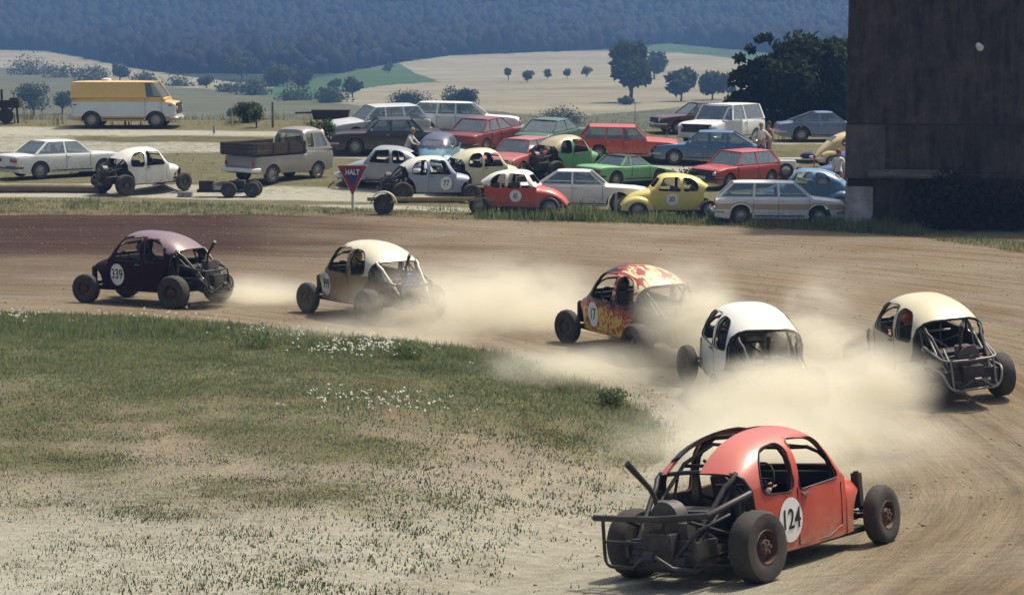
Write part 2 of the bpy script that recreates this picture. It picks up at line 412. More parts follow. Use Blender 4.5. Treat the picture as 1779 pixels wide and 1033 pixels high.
def ground_material():
    m, n, l, b = newmat('ground_soil')
    g = n.new('ShaderNodeNewGeometry').outputs['Position']
    at = n.new('ShaderNodeAttribute'); at.attribute_name = 'soil'
    sep = n.new('ShaderNodeSeparateColor'); l.new(at.outputs['Color'], sep.inputs[0])
    gr, red, pale = sep.outputs[0], sep.outputs[1], sep.outputs[2]
    f1 = noise_n(n, l, .55, 6, g, .6); mpg = n.new('ShaderNodeMapping'); l.new(g, mpg.inputs[0]); mpg.inputs['Scale'].default_value = (.7, 1.25, 1)
    f2 = noise_n(n, l, 4.2, 7, mpg.outputs[0], .66); f3 = noise_n(n, l, 38, 3, g, .6)
    # wheel-worn rings round the bend
    sub = n.new('ShaderNodeVectorMath'); sub.operation = 'SUBTRACT'; l.new(g, sub.inputs[0]); sub.inputs[1].default_value = (CEN[0], CEN[1], 0)
    sx = n.new('ShaderNodeSeparateXYZ'); l.new(sub.outputs[0], sx.inputs[0])
    rr = math_n(n, l, 'SQRT', math_n(n, l, 'ADD', math_n(n, l, 'POWER', sx.outputs[0], 2.), math_n(n, l, 'POWER', sx.outputs[1], 2.)))
    an = math_n(n, l, 'ARCTAN2', sx.outputs[1], sx.outputs[0])
    cb = n.new('ShaderNodeCombineXYZ'); l.new(math_n(n, l, 'MULTIPLY', rr, 1.9), cb.inputs[0]); l.new(math_n(n, l, 'MULTIPLY', an, 2.2), cb.inputs[1])
    st = noise_n(n, l, 1.6, 7, cb.outputs[0], .68)
    soil = mix(n, l, ramp(n, l, st, [(.34, 0.), (.66, 1.)]), (.100, .067, .038), (.275, .205, .124))
    soil = mix(n, l, math_n(n, l, 'MULTIPLY', ramp(n, l, f2, [(.4, 0.), (.75, 1.)]), .35), soil, (.22, .165, .11))
    redc = mix(n, l, ramp(n, l, st, [(.35, 0.), (.7, 1.)]), (.024, .010, .007), (.070, .036, .024))
    c = mix(n, l, red, soil, redc)
    palec = mix(n, l, ramp(n, l, f2, [(.3, 0.), (.7, 1.)]), (.29, .29, .225), (.49, .48, .395))
    c = mix(n, l, pale, c, palec)
    grc = mix(n, l, ramp(n, l, f2, [(.3, 0.), (.72, 1.)]), (.075, .09, .042), (.19, .185, .10))
    grc = mix(n, l, math_n(n, l, 'MULTIPLY', ramp(n, l, f1, [(.42, 0.), (.62, 1.)]), .55), grc, (.16, .135, .08))
    gm = math_n(n, l, 'ADD', gr, math_n(n, l, 'MULTIPLY', math_n(n, l, 'SUBTRACT', f2, .5), 1.3))
    gm = ramp(n, l, gm, [(.34, 0.), (.66, 1.)])
    # keep zero grass zero
    gm = math_n(n, l, 'MULTIPLY', gm, ramp(n, l, gr, [(.02, 0.), (.2, 1.)]))
    c = mix(n, l, gm, c, grc)
    c = mix(n, l, math_n(n, l, 'MULTIPLY', ramp(n, l, f3, [(.35, 0.), (.7, 1.)]), .22), c, (.10, .085, .06))
    l.new(c, b.inputs['Base Color']); b.inputs['Roughness'].default_value = .95; b.inputs['Specular IOR Level'].default_value = .15
    bp = n.new('ShaderNodeBump'); bp.inputs['Strength'].default_value = 1.0; bp.inputs['Distance'].default_value = .14
    h = math_n(n, l, 'ADD', math_n(n, l, 'MULTIPLY', st, 1.0), math_n(n, l, 'ADD', math_n(n, l, 'MULTIPLY', f2, .7), math_n(n, l, 'MULTIPLY', f3, .25)))
    l.new(h, bp.inputs['Height']); l.new(bp.outputs[0], b.inputs['Normal'])
    return m
GROUND = ground_material()
def build_near():
    rows = np.concatenate([np.arange(8, 20, .35), np.arange(20, 64, .16), np.arange(64, 98, .13), np.arange(98, 130, 1.0)])
    cols = np.arange(-1100, 2950, 7.0)
    X, Y, Z = grid_mesh(rows, cols)
    px, py, pyw, infield, beyond = classify(X, Y, Z)
    nse = fbm(X * 1.1, Y * 1.1, _S); big = fbm(X, Y, _B)
    nse2 = fbm(X * 2.7 + 3, Y * 2.1, _S)
    # infield: lush at its far edge, bare and dusty towards the camera
    lush = np.interp(py, [540, 600, 700, 760, 830, 900, 1000], [1, .95, .85, .62, .40, .28, .12])
    lush = lush * (1 - .55 * sstep(520, 1000, px) * sstep(730, 840, py)) + .4 * nse + .35 * nse2
    grass = np.where(infield, np.clip(lush, .03, 1), 0)
    pale = np.where(infield, np.clip(np.interp(py, [540, 680, 800, 950, 1033], [.0, .15, .45, .9, 1.0]) + .25 * nse2, 0, 1), 0)
    tr = ~infield & ~beyond
    red = (1 - sstep(430, 470 + 30 * nse, py)) * (1 - sstep(330, 900, px + 120 * nse)) * tr
    red = np.maximum(red, .45 * (1 - sstep(455, 540, py)) * (1 - sstep(250, 700, px)) * tr)
    pale = np.where(tr, np.clip(.15 + .25 * nse + .5 * sstep(560, 700, py) * (1 - sstep(1250, 1650, px)), 0, .8), pale)
    pale = np.where(tr & (py > 820) & (px < 1150), np.clip(.75 + .2 * nse2, 0, 1), pale)
    pale = np.where(tr, pale * (1 - red), pale)
    g2 = np.clip(.85 + .25 * nse + .2 * nse2, .2, 1.2) * beyond
    road = np.zeros_like(px)
    for r in ROADS:
        road = np.maximum(road, softband(px, pyw, r, 8, 2.0))
    road = np.maximum(road, (1 - sstep(100, 160, px)) * softband(px, pyw, [(-900, 242, 22), (200, 242, 22)], 8, 2) * .9)
    road = road * beyond
    g2 = g2 * (1 - road)
    dryb = (1 - sstep(2, 14, np.interp(px, EDGE[:, 0], EDGE[:, 1]) - py)) * beyond
    g2 = g2 * (1 - .45 * dryb)
    grass = np.where(beyond, g2, grass); pale = np.where(beyond, np.clip(road * .95, 0, 1), pale); red = np.where(beyond, .12 * (1 - road), red)
    A = np.stack([grass, red, pale], -1).reshape(-1, 3)
    V = np.stack([X, Y, Z], -1).reshape(-1, 3)
    nr, nc = X.shape; idx = np.arange(nr * nc).reshape(nr, nc)
    Q = np.stack([idx[:-1, :-1], idx[:-1, 1:], idx[1:, 1:], idx[1:, :-1]], -1).reshape(-1, 4)
    f = lambda a: (a[:-1, :-1]).reshape(-1)
    inf_, bey, rd = f(infield), f(beyond), f(road) > .5
    S = dict(kind='structure')
    emit('dirt_track', V, Q[~inf_ & ~bey], A, GROUND, **S)
    emit('infield_ground', V, Q[inf_], A, GROUND, **S)
    emit('parking_ground', V, Q[bey & ~rd & ~inf_], A, GROUND, **S)
    emit('dirt_road', V, Q[bey & rd & ~inf_], A, GROUND, **S)
build_near()
def field_mat(name, c1, c2, scale, stretch=None):
    m, n, l, b = newmat(name)
    g = n.new('ShaderNodeNewGeometry').outputs['Position']
    mp = n.new('ShaderNodeMapping'); l.new(g, mp.inputs[0])
    if stretch: mp.inputs['Scale'].default_value = stretch; mp.inputs['Rotation'].default_value = (0, 0, .3)
    f = noise_n(n, l, scale, 6, mp.outputs[0], .6); f2 = noise_n(n, l, scale * 9, 3, g)
    c = mix(n, l, ramp(n, l, f, [(.32, 0.), (.68, 1.)]), c1, c2)
    c = mix(n, l, math_n(n, l, 'MULTIPLY', ramp(n, l, f2, [(.4, 0.), (.7, 1.)]), .3), c, tuple(x * .6 for x in c1))
    l.new(c, b.inputs['Base Color']); b.inputs['Roughness'].default_value = 1; b.inputs['Specular IOR Level'].default_value = .05
    return m
def build_far():
    rows = np.concatenate([np.arange(129, 280, 12), np.arange(280, 900, 2.5), np.arange(900, 1250, 25), np.arange(1250, 3100, 150)])
    cols = np.concatenate([np.arange(-1400, -60, 30), np.arange(-60, 1840, 5.0), np.arange(1840, 3300, 30)])
    X, Y, Z = grid_mesh(rows, cols)
    Z[0] -= .0
    px, py = project(X, Y, Z)
    w = 2.2 * fbm(X * .35, Y * .35, _S); pw = py + w
    fl = np.interp(px, FOREST_LINE[:, 0], FOREST_LINE[:, 1])
    forest = (pw < fl) | (Y > 900)
    tr_, gm_, g2_, tl_ = [inpoly(px + w * 3, pw, P) & ~forest for P in (TAN_R, GREEN_M, GREEN_R, TAN_L)]
    V = np.stack([X, Y, Z], -1).reshape(-1, 3); nr, nc = X.shape; idx = np.arange(nr * nc).reshape(nr, nc)
    Q = np.stack([idx[:-1, :-1], idx[:-1, 1:], idx[1:, 1:], idx[1:, :-1]], -1).reshape(-1, 4)
    f = lambda a: a[:-1, :-1].reshape(-1)
    tr_, gm_, g2_, tl_, fo = map(f, (tr_, gm_, g2_, tl_, forest)); grn = (gm_ | g2_) & ~tr_; tan = tr_ | (tl_ & ~grn)
    rest = ~(tan | grn | fo); S = dict(kind='structure')
    emit('wheat_field', V, Q[tan & ~fo], None, field_mat('stubble', (.165, .150, .10), (.27, .25, .175), .02, (1, 3, 1)), **S)
    emit('green_meadow', V, Q[grn & ~fo], None, field_mat('meadow', (.040, .075, .032), (.065, .11, .045), .03), **S)
    emit('fallow_field', V, Q[rest], None, field_mat('fallow', (.075, .08, .045), (.12, .12, .07), .02, (1, 4, 1)), **S)
    emit('wooded_hillside', V, Q[fo], None, field_mat('forest_floor', (.02, .03, .015), (.035, .045, .02), .05), **S)
build_far()

# ------------------------------------------------------------------ foliage
def leafmat(name, c1, c2, scale=.8):
    if name in MATS: return MATS[name]
    m, n, l, b = newmat(name)
    g = n.new('ShaderNodeNewGeometry')
    f = noise_n(n, l, scale, 3, g.outputs['Position'])
    f = math_n(n, l, 'ADD', math_n(n, l, 'MULTIPLY', f, .5), math_n(n, l, 'MULTIPLY', noise_n(n, l, scale * .22, 3, g.outputs['Position']), .5))
    f2 = math_n(n, l, 'ADD', math_n(n, l, 'MULTIPLY', math_n(n, l, 'SUBTRACT', f, .5), 1.1), math_n(n, l, 'ADD', math_n(n, l, 'MULTIPLY', g.outputs['Random Per Island'], .4), .3))
    l.new(mix(n, l, ramp(n, l, f2, [(.3, 0.), (.7, 1.)]), c1, c2), b.inputs['Base Color'])
    b.inputs['Roughness'].default_value = .75; b.inputs['Specular IOR Level'].default_value = .2
    tr = n.new('ShaderNodeBsdfTranslucent'); l.new(b.inputs['Base Color'].links[0].from_socket, tr.inputs[0])
    ms = n.new('ShaderNodeMixShader'); ms.inputs[0].default_value = .45; l.new(b.outputs[0], ms.inputs[1]); l.new(tr.outputs[0], ms.inputs[2]); l.new(ms.outputs[0], n['Material Output'].inputs[0])
    MATS[name] = m; return m
BARK = surf('bark', (.06, .045, .03), .95, 0, .4, 9)
LEAF = leafmat('leaves_mid', (.030, .048, .018), (.070, .095, .035))
LEAFD = leafmat('leaves_dark', (.010, .018, .010), (.028, .042, .020))
LEAFY = leafmat('leaves_sapling', (.045, .085, .03), (.09, .14, .05))
def raw_mesh(name, V, F_, mat):
    """V (n,3), F_ (m,k)"""
    me = bpy.data.meshes.new(name); k = F_.shape[1]; n = len(F_)
    me.vertices.add(len(V)); me.vertices.foreach_set('co', V.astype(np.float32).ravel())
    me.loops.add(n * k); me.polygons.add(n); me.loops.foreach_set('vertex_index', F_.astype(np.int32).ravel())
    me.polygons.foreach_set('loop_start', np.arange(n, dtype=np.int32) * k)
    try: me.polygons.foreach_set('loop_total', np.full(n, k, np.int32))
    except Exception: pass
    me.materials.append(mat); me.update(calc_edges=True); return me
RS = np.random.RandomState(11)
def crown_mesh(blobs, n, size, mat, flat=.8):
    """leaf clumps spread through the volume of several blobs (x,y,z,r)"""
    b = np.array(blobs, float); wgt = b[:, 3] ** 2; pick = RS.choice(len(b), n, p=wgt / wgt.sum())
    d = RS.normal(size=(n, 3)); d /= np.linalg.norm(d, axis=1)[:, None]
    rad = b[pick, 3] * (RS.uniform(.12, 1, n) ** .38) * RS.uniform(.82, 1.15, n)
    c = b[pick, :3] + d * rad[:, None] * np.array([1, 1, flat])
    u = RS.normal(size=(n, 3)); u /= np.linalg.norm(u, axis=1)[:, None]
    w = np.cross(u, d + .5 * RS.normal(size=(n, 3))); w /= np.linalg.norm(w, axis=1)[:, None] + 1e-9
    s = size * RS.uniform(.5, 1.3, n)[:, None]
    V = np.stack([c - u * s, c - w * s * .55, c + u * s, c + w * s * .55], 1).reshape(-1, 3)
    return raw_mesh('crown', V, np.arange(n * 4).reshape(n, 4), mat)
def tree(px, py, hpx, wpx, label, kind='tree', mat=None, n=700, trunk=.25, group=None, name=None, Y=None, seed=0, spiky=False, leaf=None):
    p = ground_at(px, py) if Y is None else None
    if Y is not None:
        q = at_depth(px, py, Y); p = Vector((q.x, Y, gz(q.x, Y)))
    s = FPX / (p.y * CP + CAMH * SP); h = hpx / s; w = wpx / s
    r = random.Random(seed + int(px)); t = thing(name or ('bush' if trunk < .1 else 'tree'), label, kind, Matrix.Translation(p), group)
    nb = 9; blobs = []
    for k in range(nb):
        a = r.uniform(0, 6.28); rr = w * .5 * r.uniform(.1, .62); z = h * (trunk + (1 - trunk) * r.uniform(.22, .8))
        rad = w * r.uniform(.17, .30)
        z = min(z, h - rad * .7)
        blobs.append((rr * cos(a), rr * sin(a), z, rad))
    blobs.append((0, 0, h * (trunk + (1 - trunk) * .45), w * .32))
    if spiky:
        for k in range(12):
            x = (k / 11 - .5) * w * .92; hk = h * (.55 + .38 * sin(pi * min(1, (k + 1.5) / 9))) ; blobs.append((x, r.uniform(-.3, .3) * w * .3, hk * r.uniform(.85, 1.0), w * .05)); blobs.append((x, 0, hk * .72, w * .10)); blobs.append((x, 0, hk * .4, w * .13)); blobs.append((x, 0, hk * .14, w * .12))
    link('crown', crown_mesh(blobs, n, leaf or max(.05, h * .05), mat or LEAF), t)
    m = MB()
    if trunk >= .1:
        m.tube([(0, 0, -.2), (.02 * h, 0, h * trunk), (0, .02 * h, h * .7)], [h * .035, h * .028, h * .008], 7)
        for k in range(5):
            b = blobs[k]; m.tube([(0, 0, h * trunk * .9), (b[0] * .6, b[1] * .6, b[2] * .8), (b[0], b[1], b[2])], [h * .018, h * .012, h * .004], 5)
    else:
        for k in range(5):
            b = blobs[k]; m.tube([(0, 0, -.1), (b[0] * .5, b[1] * .5, b[2] * .6), (b[0], b[1], b[2])], [h * .02, h * .014, h * .004], 5)
    part('trunk' if trunk >= .1 else 'stem', m, BARK, t)
    return t
def build_forest():
    """far-off wood reading as one mass: lumpy crowns on the hillside"""
    bm = bmesh.new(); bmesh.ops.create_icosphere(bm, subdivisions=1, radius=1); base = np.array([v.co[:] for v in bm.verts]); fc = np.array([[v.index for v in f.verts] for f in bm.faces]); bm.free()
    P = []
    rs = np.random.RandomState(3)
    for Y in np.arange(560, 1130, 3.3):
        d = Y * CP; step = 3.4
        X = np.arange(-.36 * d, .36 * d, step); X = X + rs.uniform(-2, 2, len(X)); Yj = Y + rs.uniform(-2, 2, len(X)); Z = hz(X, Yj)
        px, py = project(X, Yj, Z)
        fl = np.interp(px, FOREST_LINE[:, 0], FOREST_LINE[:, 1])
        ok = ((py < fl - 1) | (Y > 898)) & (px > -420) & (px < 2200) & (py > -170)
        P.append(np.stack([X, Yj, Z], 1)[ok])
    P = np.concatenate(P)
    n = len(P); R = rs.uniform(1.5, 2.9, n); R = R * (1 + .35 * fbm(P[:, 0] * .12, P[:, 1] * .12, _S)); Hh = R * rs.uniform(1.0, 1.9, n)
    vs = base[None] * (1 + .38 * np.sin(base @ rs.normal(size=(3, 3)) * 3.1 + 1).sum(1) / 3)[None, :, None]
    ang = rs.uniform(0, 6.28, n); ca, sa = np.cos(ang), np.sin(ang)
    x = vs[..., 0] * ca[:, None] - vs[..., 1] * sa[:, None]; y = vs[..., 0] * sa[:, None] + vs[..., 1] * ca[:, None]; z = np.broadcast_to(vs[..., 2], x.shape)
    jit = 1 + rs.uniform(-.22, .22, x.shape)
    V = np.stack([x * R[:, None] * jit + P[:, :1], y * R[:, None] * jit + P[:, 1:2], z * Hh[:, None] * jit + P[:, 2:3] + Hh[:, None] * .75], -1).reshape(-1, 3)
    F_ = (fc[None] + (np.arange(n) * len(base))[:, None, None]).reshape(-1, 3)
    m = leafmat('forest_leaves', (.002, .005, .006), (.006, .010, .010), .03)
    link('forest', raw_mesh('forest', V, F_, m), kind='stuff', label='far wooded hillside of dense trees fading into blue haze', category='forest')
    print('forest trees', n)
build_forest()

def blades(name, P, h, w, k, mat, lean=.5, **props):
    """P (n,3) roots; every root carries k blades"""
    n = len(P) * k; root = np.repeat(P, k, 0) + np.concatenate([RS.normal(0, 1, (n, 2)) * np.repeat(np.broadcast_to(w * 1.0, len(P)), k)[:, None], np.zeros((n, 1))], 1)
    hh = np.repeat(np.broadcast_to(h, len(P)), k) * RS.uniform(.45, 1.15, n); a = RS.uniform(0, 6.28, n)
    d = np.stack([np.cos(a), np.sin(a)], 1); ln = RS.uniform(.1, lean, n)[:, None] * hh[:, None]; bw = np.maximum(.012, hh * .07)[:, None]
    side = np.stack([-d[:, 1], d[:, 0]], 1) * bw
    A = np.concatenate([root[:, :2] - side, root[:, 2:] - .02], 1); B = np.concatenate([root[:, :2] + side, root[:, 2:] - .02], 1)
    C = np.concatenate([root[:, :2] + d * ln + side * .25, root[:, 2:] + hh[:, None]], 1)
    V = np.stack([A, B, C], 1).reshape(-1, 3)
    return link(name, raw_mesh(name, V, np.arange(n * 3).reshape(n, 3), mat), kind='stuff', **props)
def scatter(n, x0, x1, y0, y1, keep):
    """random ground points inside a window of the view, thinned by keep(px,py,X,Y)"""
    Ymin, Ymax = ground_at((x0 + x1) / 2, y1).y, ground_at((x0 + x1) / 2, y0).y
    t = RS.uniform(0, 1, n); Y = np.sqrt(Ymin ** 2 + t * (Ymax ** 2 - Ymin ** 2)); px0 = RS.uniform(x0, x1, n)
    X = (px0 - CX) / FPX * (Y * CP + CAMH * SP); Z = hz(X, Y); px, py = project(X, Y, Z)
    ok = keep(px, py, X, Y)
    return np.stack([X, Y, Z], 1)[ok]
GR1 = leafmat('grass_green', (.080, .120, .048), (.215, .245, .115), 2.5)
GR2 = leafmat('grass_dry', (.17, .145, .07), (.30, .26, .15), 1.5)
GR3 = leafmat('weeds_dark', (.045, .066, .030), (.11, .13, .065), 1.5)
def build_grass():
    def k_inf(px, py, X, Y):
        ok = inpoly(px, py + 2, INFIELD)
        d = np.interp(py, [540, 620, 720, 780, 860, 1000], [.9, .8, .6, .40, .26, .18]) + 1.1 * fbm(X * 1.1, Y * 1.1, _S) + .8 * fbm(X * 2.7 + 3, Y * 2.1, _S)
        return ok & (RS.uniform(0, 1, len(px)) < d * np.interp(py, [700, 900], [1, .30]))
    P = scatter(70000, -250, 1200, 540, 1060, k_inf); blades('short_grass', P, np.interp(P[:, 1], [22, 30, 38], [.011, .022, .048]) * RS.uniform(.6, 1.7, len(P)), .10, 6, GR1, 1.5, label='short patchy green grass on the dusty infield', category='grass')
    P = scatter(16000, -250, 1200, 540, 1060, k_inf); blades('dry_grass', P, .03, .09, 5, GR2, 1.8, label='dry straw coloured grass among the green infield tufts', category='grass')
    def k_edge(px, py, X, Y):
        e = np.interp(px, [q[0] for q in INF_EDGE], [q[1] for q in INF_EDGE]); dd = py - e
        return (dd > 0) & (dd < 16 + 34 * np.clip(fbm(X, Y, _S) + .3, 0, 1)) & (RS.uniform(0, 1, len(px)) < .8)
    P = scatter(16000, -200, 1165, 540, 760, k_edge); blades('tall_weeds', P, .10 * RS.uniform(.5, 1.9, len(P)), .10, 6, GR1, .7, label='tall dark weeds along the far rim of the infield', category='weeds')
    # dark clumps on the bare ground
    Q = []
    for i in range(300):
        px, py = RS.uniform(-100, 1150), RS.uniform(600, 1030); g = ground_at(px, py)
        if not inpoly(np.array([px]), np.array([py]), INFIELD)[0]: continue
        m = RS.randint(6, 26); r = RS.uniform(.12, .55); xy = RS.normal(0, r, (m, 2)) * [2.0, .7] + [g.x, g.y]; Q.append(np.column_stack([xy, hz(xy[:, 0], xy[:, 1])]))
    Q = np.concatenate(Q); blades('weed_clumps', Q, .026 * RS.uniform(.3, 1.8, len(Q)), .13, 10, GR3, 1.4, label='dark low weed clumps dotted over the dusty infield', category='weeds')
    def k_crest(px, py, X, Y):
        e = np.interp(px, EDGE[:, 0], EDGE[:, 1]); dd = e - py; top = np.interp(px, [0, 600, 820, 1000, 1250, 1460], [26, 14, 18, 20, 16, 18])
        return (dd > -1 + 2 * fbm(X, Y, _S)) & (dd < top) & (RS.uniform(0, 1, len(px)) < .55 + .5 * fbm(X * 1.4, Y * 1.4, _S))
    P = scatter(24000, -150, 1900, 342, 440, k_crest); blades('verge_grass', P, .12 * RS.uniform(.4, 1.7, len(P)) * (.8 + 1.2 * fbm(P[:, 0] * 1.7, P[:, 1] * 1.7, _S)), .10, 6, GR1, .5, label='rough green grass verge between track and parked cars', category='grass')
    P = scatter(9000, -150, 1900, 342, 440, k_crest); blades('verge_straw', P, .13, .1, 5, GR2, .5, label='dry straw stalks in the verge beside the track', category='grass')
    def k_tall(px, py, X, Y):
        e = np.interp(px, EDGE[:, 0], EDGE[:, 1]); dd = e - py
        return (dd > 2) & (dd < 14) & (((px > 830) & (px < 1600)))
    P = scatter(13000, 820, 1600, 370, 412, k_tall); blades('tall_verge_grass', P, .36 * RS.uniform(.3, 1.5, len(P)) * (.75 + .9 * fbm(P[:, 0] * 1.7, P[:, 1] * 1.7, _S)), .12, 6, GR1, .6, label='tall dark grass hiding the wheels of the front parked row', category='grass')
    def k_lot(px, py, X, Y):
        return (Y > 66) & (RS.uniform(0, 1, len(px)) < .4 + .6 * fbm(X * 1.2, Y * 1.2, _S)) & ~((py > 242) & (py < 270) & (px < 620)) & ~((py > 318) & (py < 347) & (px < 660)) & ~((py > 222) & (py < 238) & (px < 640)) & ~((np.abs(py - 296) < 11) & (px > 1000)) & ~((np.abs(py - 275) < 9) & (px > 560) & (px < 1000))
    P = scatter(17000, -150, 1500, 205, 345, k_lot); blades('parking_grass', P, .15 * RS.uniform(.5, 1.7, len(P)), .12, 5, GR1, .5, label='worn grass between the parked cars', category='grass')
    def k_back(px, py, X, Y): return (Y > 89)
    P = scatter(9000, -150, 1500, 200, 222, k_back); blades('field_margin_grass', P, .42 * RS.uniform(.3, 1.5, len(P)), .2, 6, GR2, .4, label='tall straw grass at the edge of the field behind the van', category='grass')
build_grass()
def flowers(px, py, n, rx, ry, label, hh=.35):
    g = ground_at(px, py); t = thing('flowering_weed', label, 'flowers', Matrix.Translation(g), 'white flowering weeds')
    heads = MB(); st = MB()
    for k in range(int(n * 1.6)):
        x, y = RS.normal(0, rx), RS.normal(0, ry); z = gz(g.x + x, g.y + y) - g.z; h = .6 * hh * RS.uniform(.5, 1.2)
        for q in range(3):
            a = RS.uniform(0, 6.28); r = RS.uniform(0, .045); s = RS.uniform(.005, .011); c = (x + r * cos(a), y + r * sin(a), z + h + RS.uniform(-.015, .015))
            heads.add([(c[0] - s, c[1] - s, c[2]), (c[0] + s, c[1] - s, c[2] - .008), (c[0] + s, c[1] + s, c[2]), (c[0] - s, c[1] + s, c[2] + .01)], [(0, 1, 2, 3)])
        st.add([(x - .006, y, z), (x + .006, y, z), (x, y, z + h)], [(0, 1, 2)])
    part('flower_heads', heads, surf('white_petals', (.44, .46, .42), .8), t, 0, kind='stuff'); part('stems', st, GR1, t, 0, kind='stuff')
for a in [(628, 615, 90, .55, .5, 'large pale patch of white flowers on the infield beyond the middle'), (35, 562, 22, .5, .4, 'white flowers at the infield rim below the wheel of the maroon racer'),
          (300, 560, 12, .6, .3, 'thin scatter of white flowers on the rim behind the maroon racer'), (690, 712, 26, .4, .5, 'small white flowers low on the green slope below the big flower patch'),
          (470, 590, 14, .5, .3, 'white dots of flowers among the dark weeds behind the cream racer'), (1590, 392, 18, .5, .2, 'whitish seed heads at the foot of the concrete tower beside its pier'),
          (1690, 392, 30, .7, .2, 'whitish seed heads under the dark shrub of the concrete tower'), (560, 708, 16, .5, .5, 'faint white flowers in the middle of the infield')]: flowers(*a)

def clods():
    """loose lumps of dry soil thrown up on the track"""
    bm = bmesh.new(); bmesh.ops.create_icosphere(bm, subdivisions=1, radius=1); base = np.array([v.co[:] for v in bm.verts]); fc = np.array([[v.index for v in f.verts] for f in bm.faces]); bm.free()
    def k(px, py, X, Y): return ~inpoly(px, py, INFIELD) & (py > np.interp(px, EDGE[:, 0], EDGE[:, 1]) + 3)
    P = scatter(7000, -50, 1850, 380, 1040, k); n = len(P); R = .006 + .028 * RS.uniform(0, 1, n) ** 3
    V = (base[None] * R[:, None, None] * RS.uniform(.6, 1.3, (n, 12, 1)) * np.array([1.2, 1.2, .7]) + P[:, None, :]).reshape(-1, 3)
    F_ = (fc[None] + (np.arange(n) * 12)[:, None, None]).reshape(-1, 3)
    link('clods', raw_mesh('clods', V, F_, surf('dry_soil_clods', (.22, .165, .105), .95)), kind='stuff', label='loose dry soil clods scattered over the dirt track', category='clods')
clods()
# ------------------------------------------------------------------ wheels
def tyre_mesh(R, w, key):
    k = ('tyre', R, w, key)
    if k in MATS: return MATS[k]
    m = MB(); rr = R * (.60 if key != 'fat' else .52)
    m.lathe([(-w * .42, rr), (-w * .5, rr + (R - rr) * .45), (-w * .46, R * .95), (-w * .30, R), (0, R * 1.0), (w * .30, R), (w * .46, R * .95), (w * .5, rr + (R - rr) * .45), (w * .42, rr), (0, rr * .96), (-w * .42, rr)], 40 if key == 'fat' else 24, 0, lug=.014 if key == 'fat' else 0)
    MATS[k] = m.mesh('wheel', [TYRE], 50); return MATS[k]
def rim_mesh(R, w, mat, key):
    k = ('rim', R, w, mat.name, key)
    if k in MATS: return MATS[k]
    m = MB(); rr = R * (.60 if key != 'fat' else .52)
    for s in (-1, 1):
        m.lathe([(s * w * .40, rr * .99), (s * w * .44, rr * .93), (s * w * (.26 if key != 'fat' else .1), rr * .84), (s * w * (.26 if key != 'fat' else .08), rr * .55), (s * w * .36, rr * .42), (s * w * .40, rr * .25), (s * w * .40, 0.001)], 20)
    if key == 'fat':
        for k2 in range(5):
            a = k2 * 2 * pi / 5; m.box((rr * .28 * cos(a), w * .42, rr * .28 * sin(a)), (.03, .03, .03)); m.box((rr * .28 * cos(a), -w * .42, rr * .28 * sin(a)), (.03, .03, .03))
    else:
        for k2 in range(10):
            a = k2 * 2 * pi / 10; m.box((rr * .7 * cos(a), w * .27, rr * .7 * sin(a)), (.03, .012, .03), 1); m.box((rr * .7 * cos(a), -w * .27, rr * .7 * sin(a)), (.03, .012, .03), 1)
    MATS[k] = m.mesh('rim', [mat, DARK], 40); return MATS[k]
def wheels(t, wb, tf, tr, R, w, rim, key='road', Rr=None, wr=None, steer=0, xf=None):
    Rr = Rr or R; wr = wr or w; xf = wb / 2 if xf is None else xf
    for x, tk, r, ww, st in ((xf, tf, R, w, steer), (-wb / 2, tr, Rr, wr, 0)):
        for s in (-1, 1):
            o = link('wheel', tyre_mesh(r, ww, key), t, (x, s * tk / 2, r), (0, 0, st)); link('rim', rim_mesh(r, ww, rim, key), o)

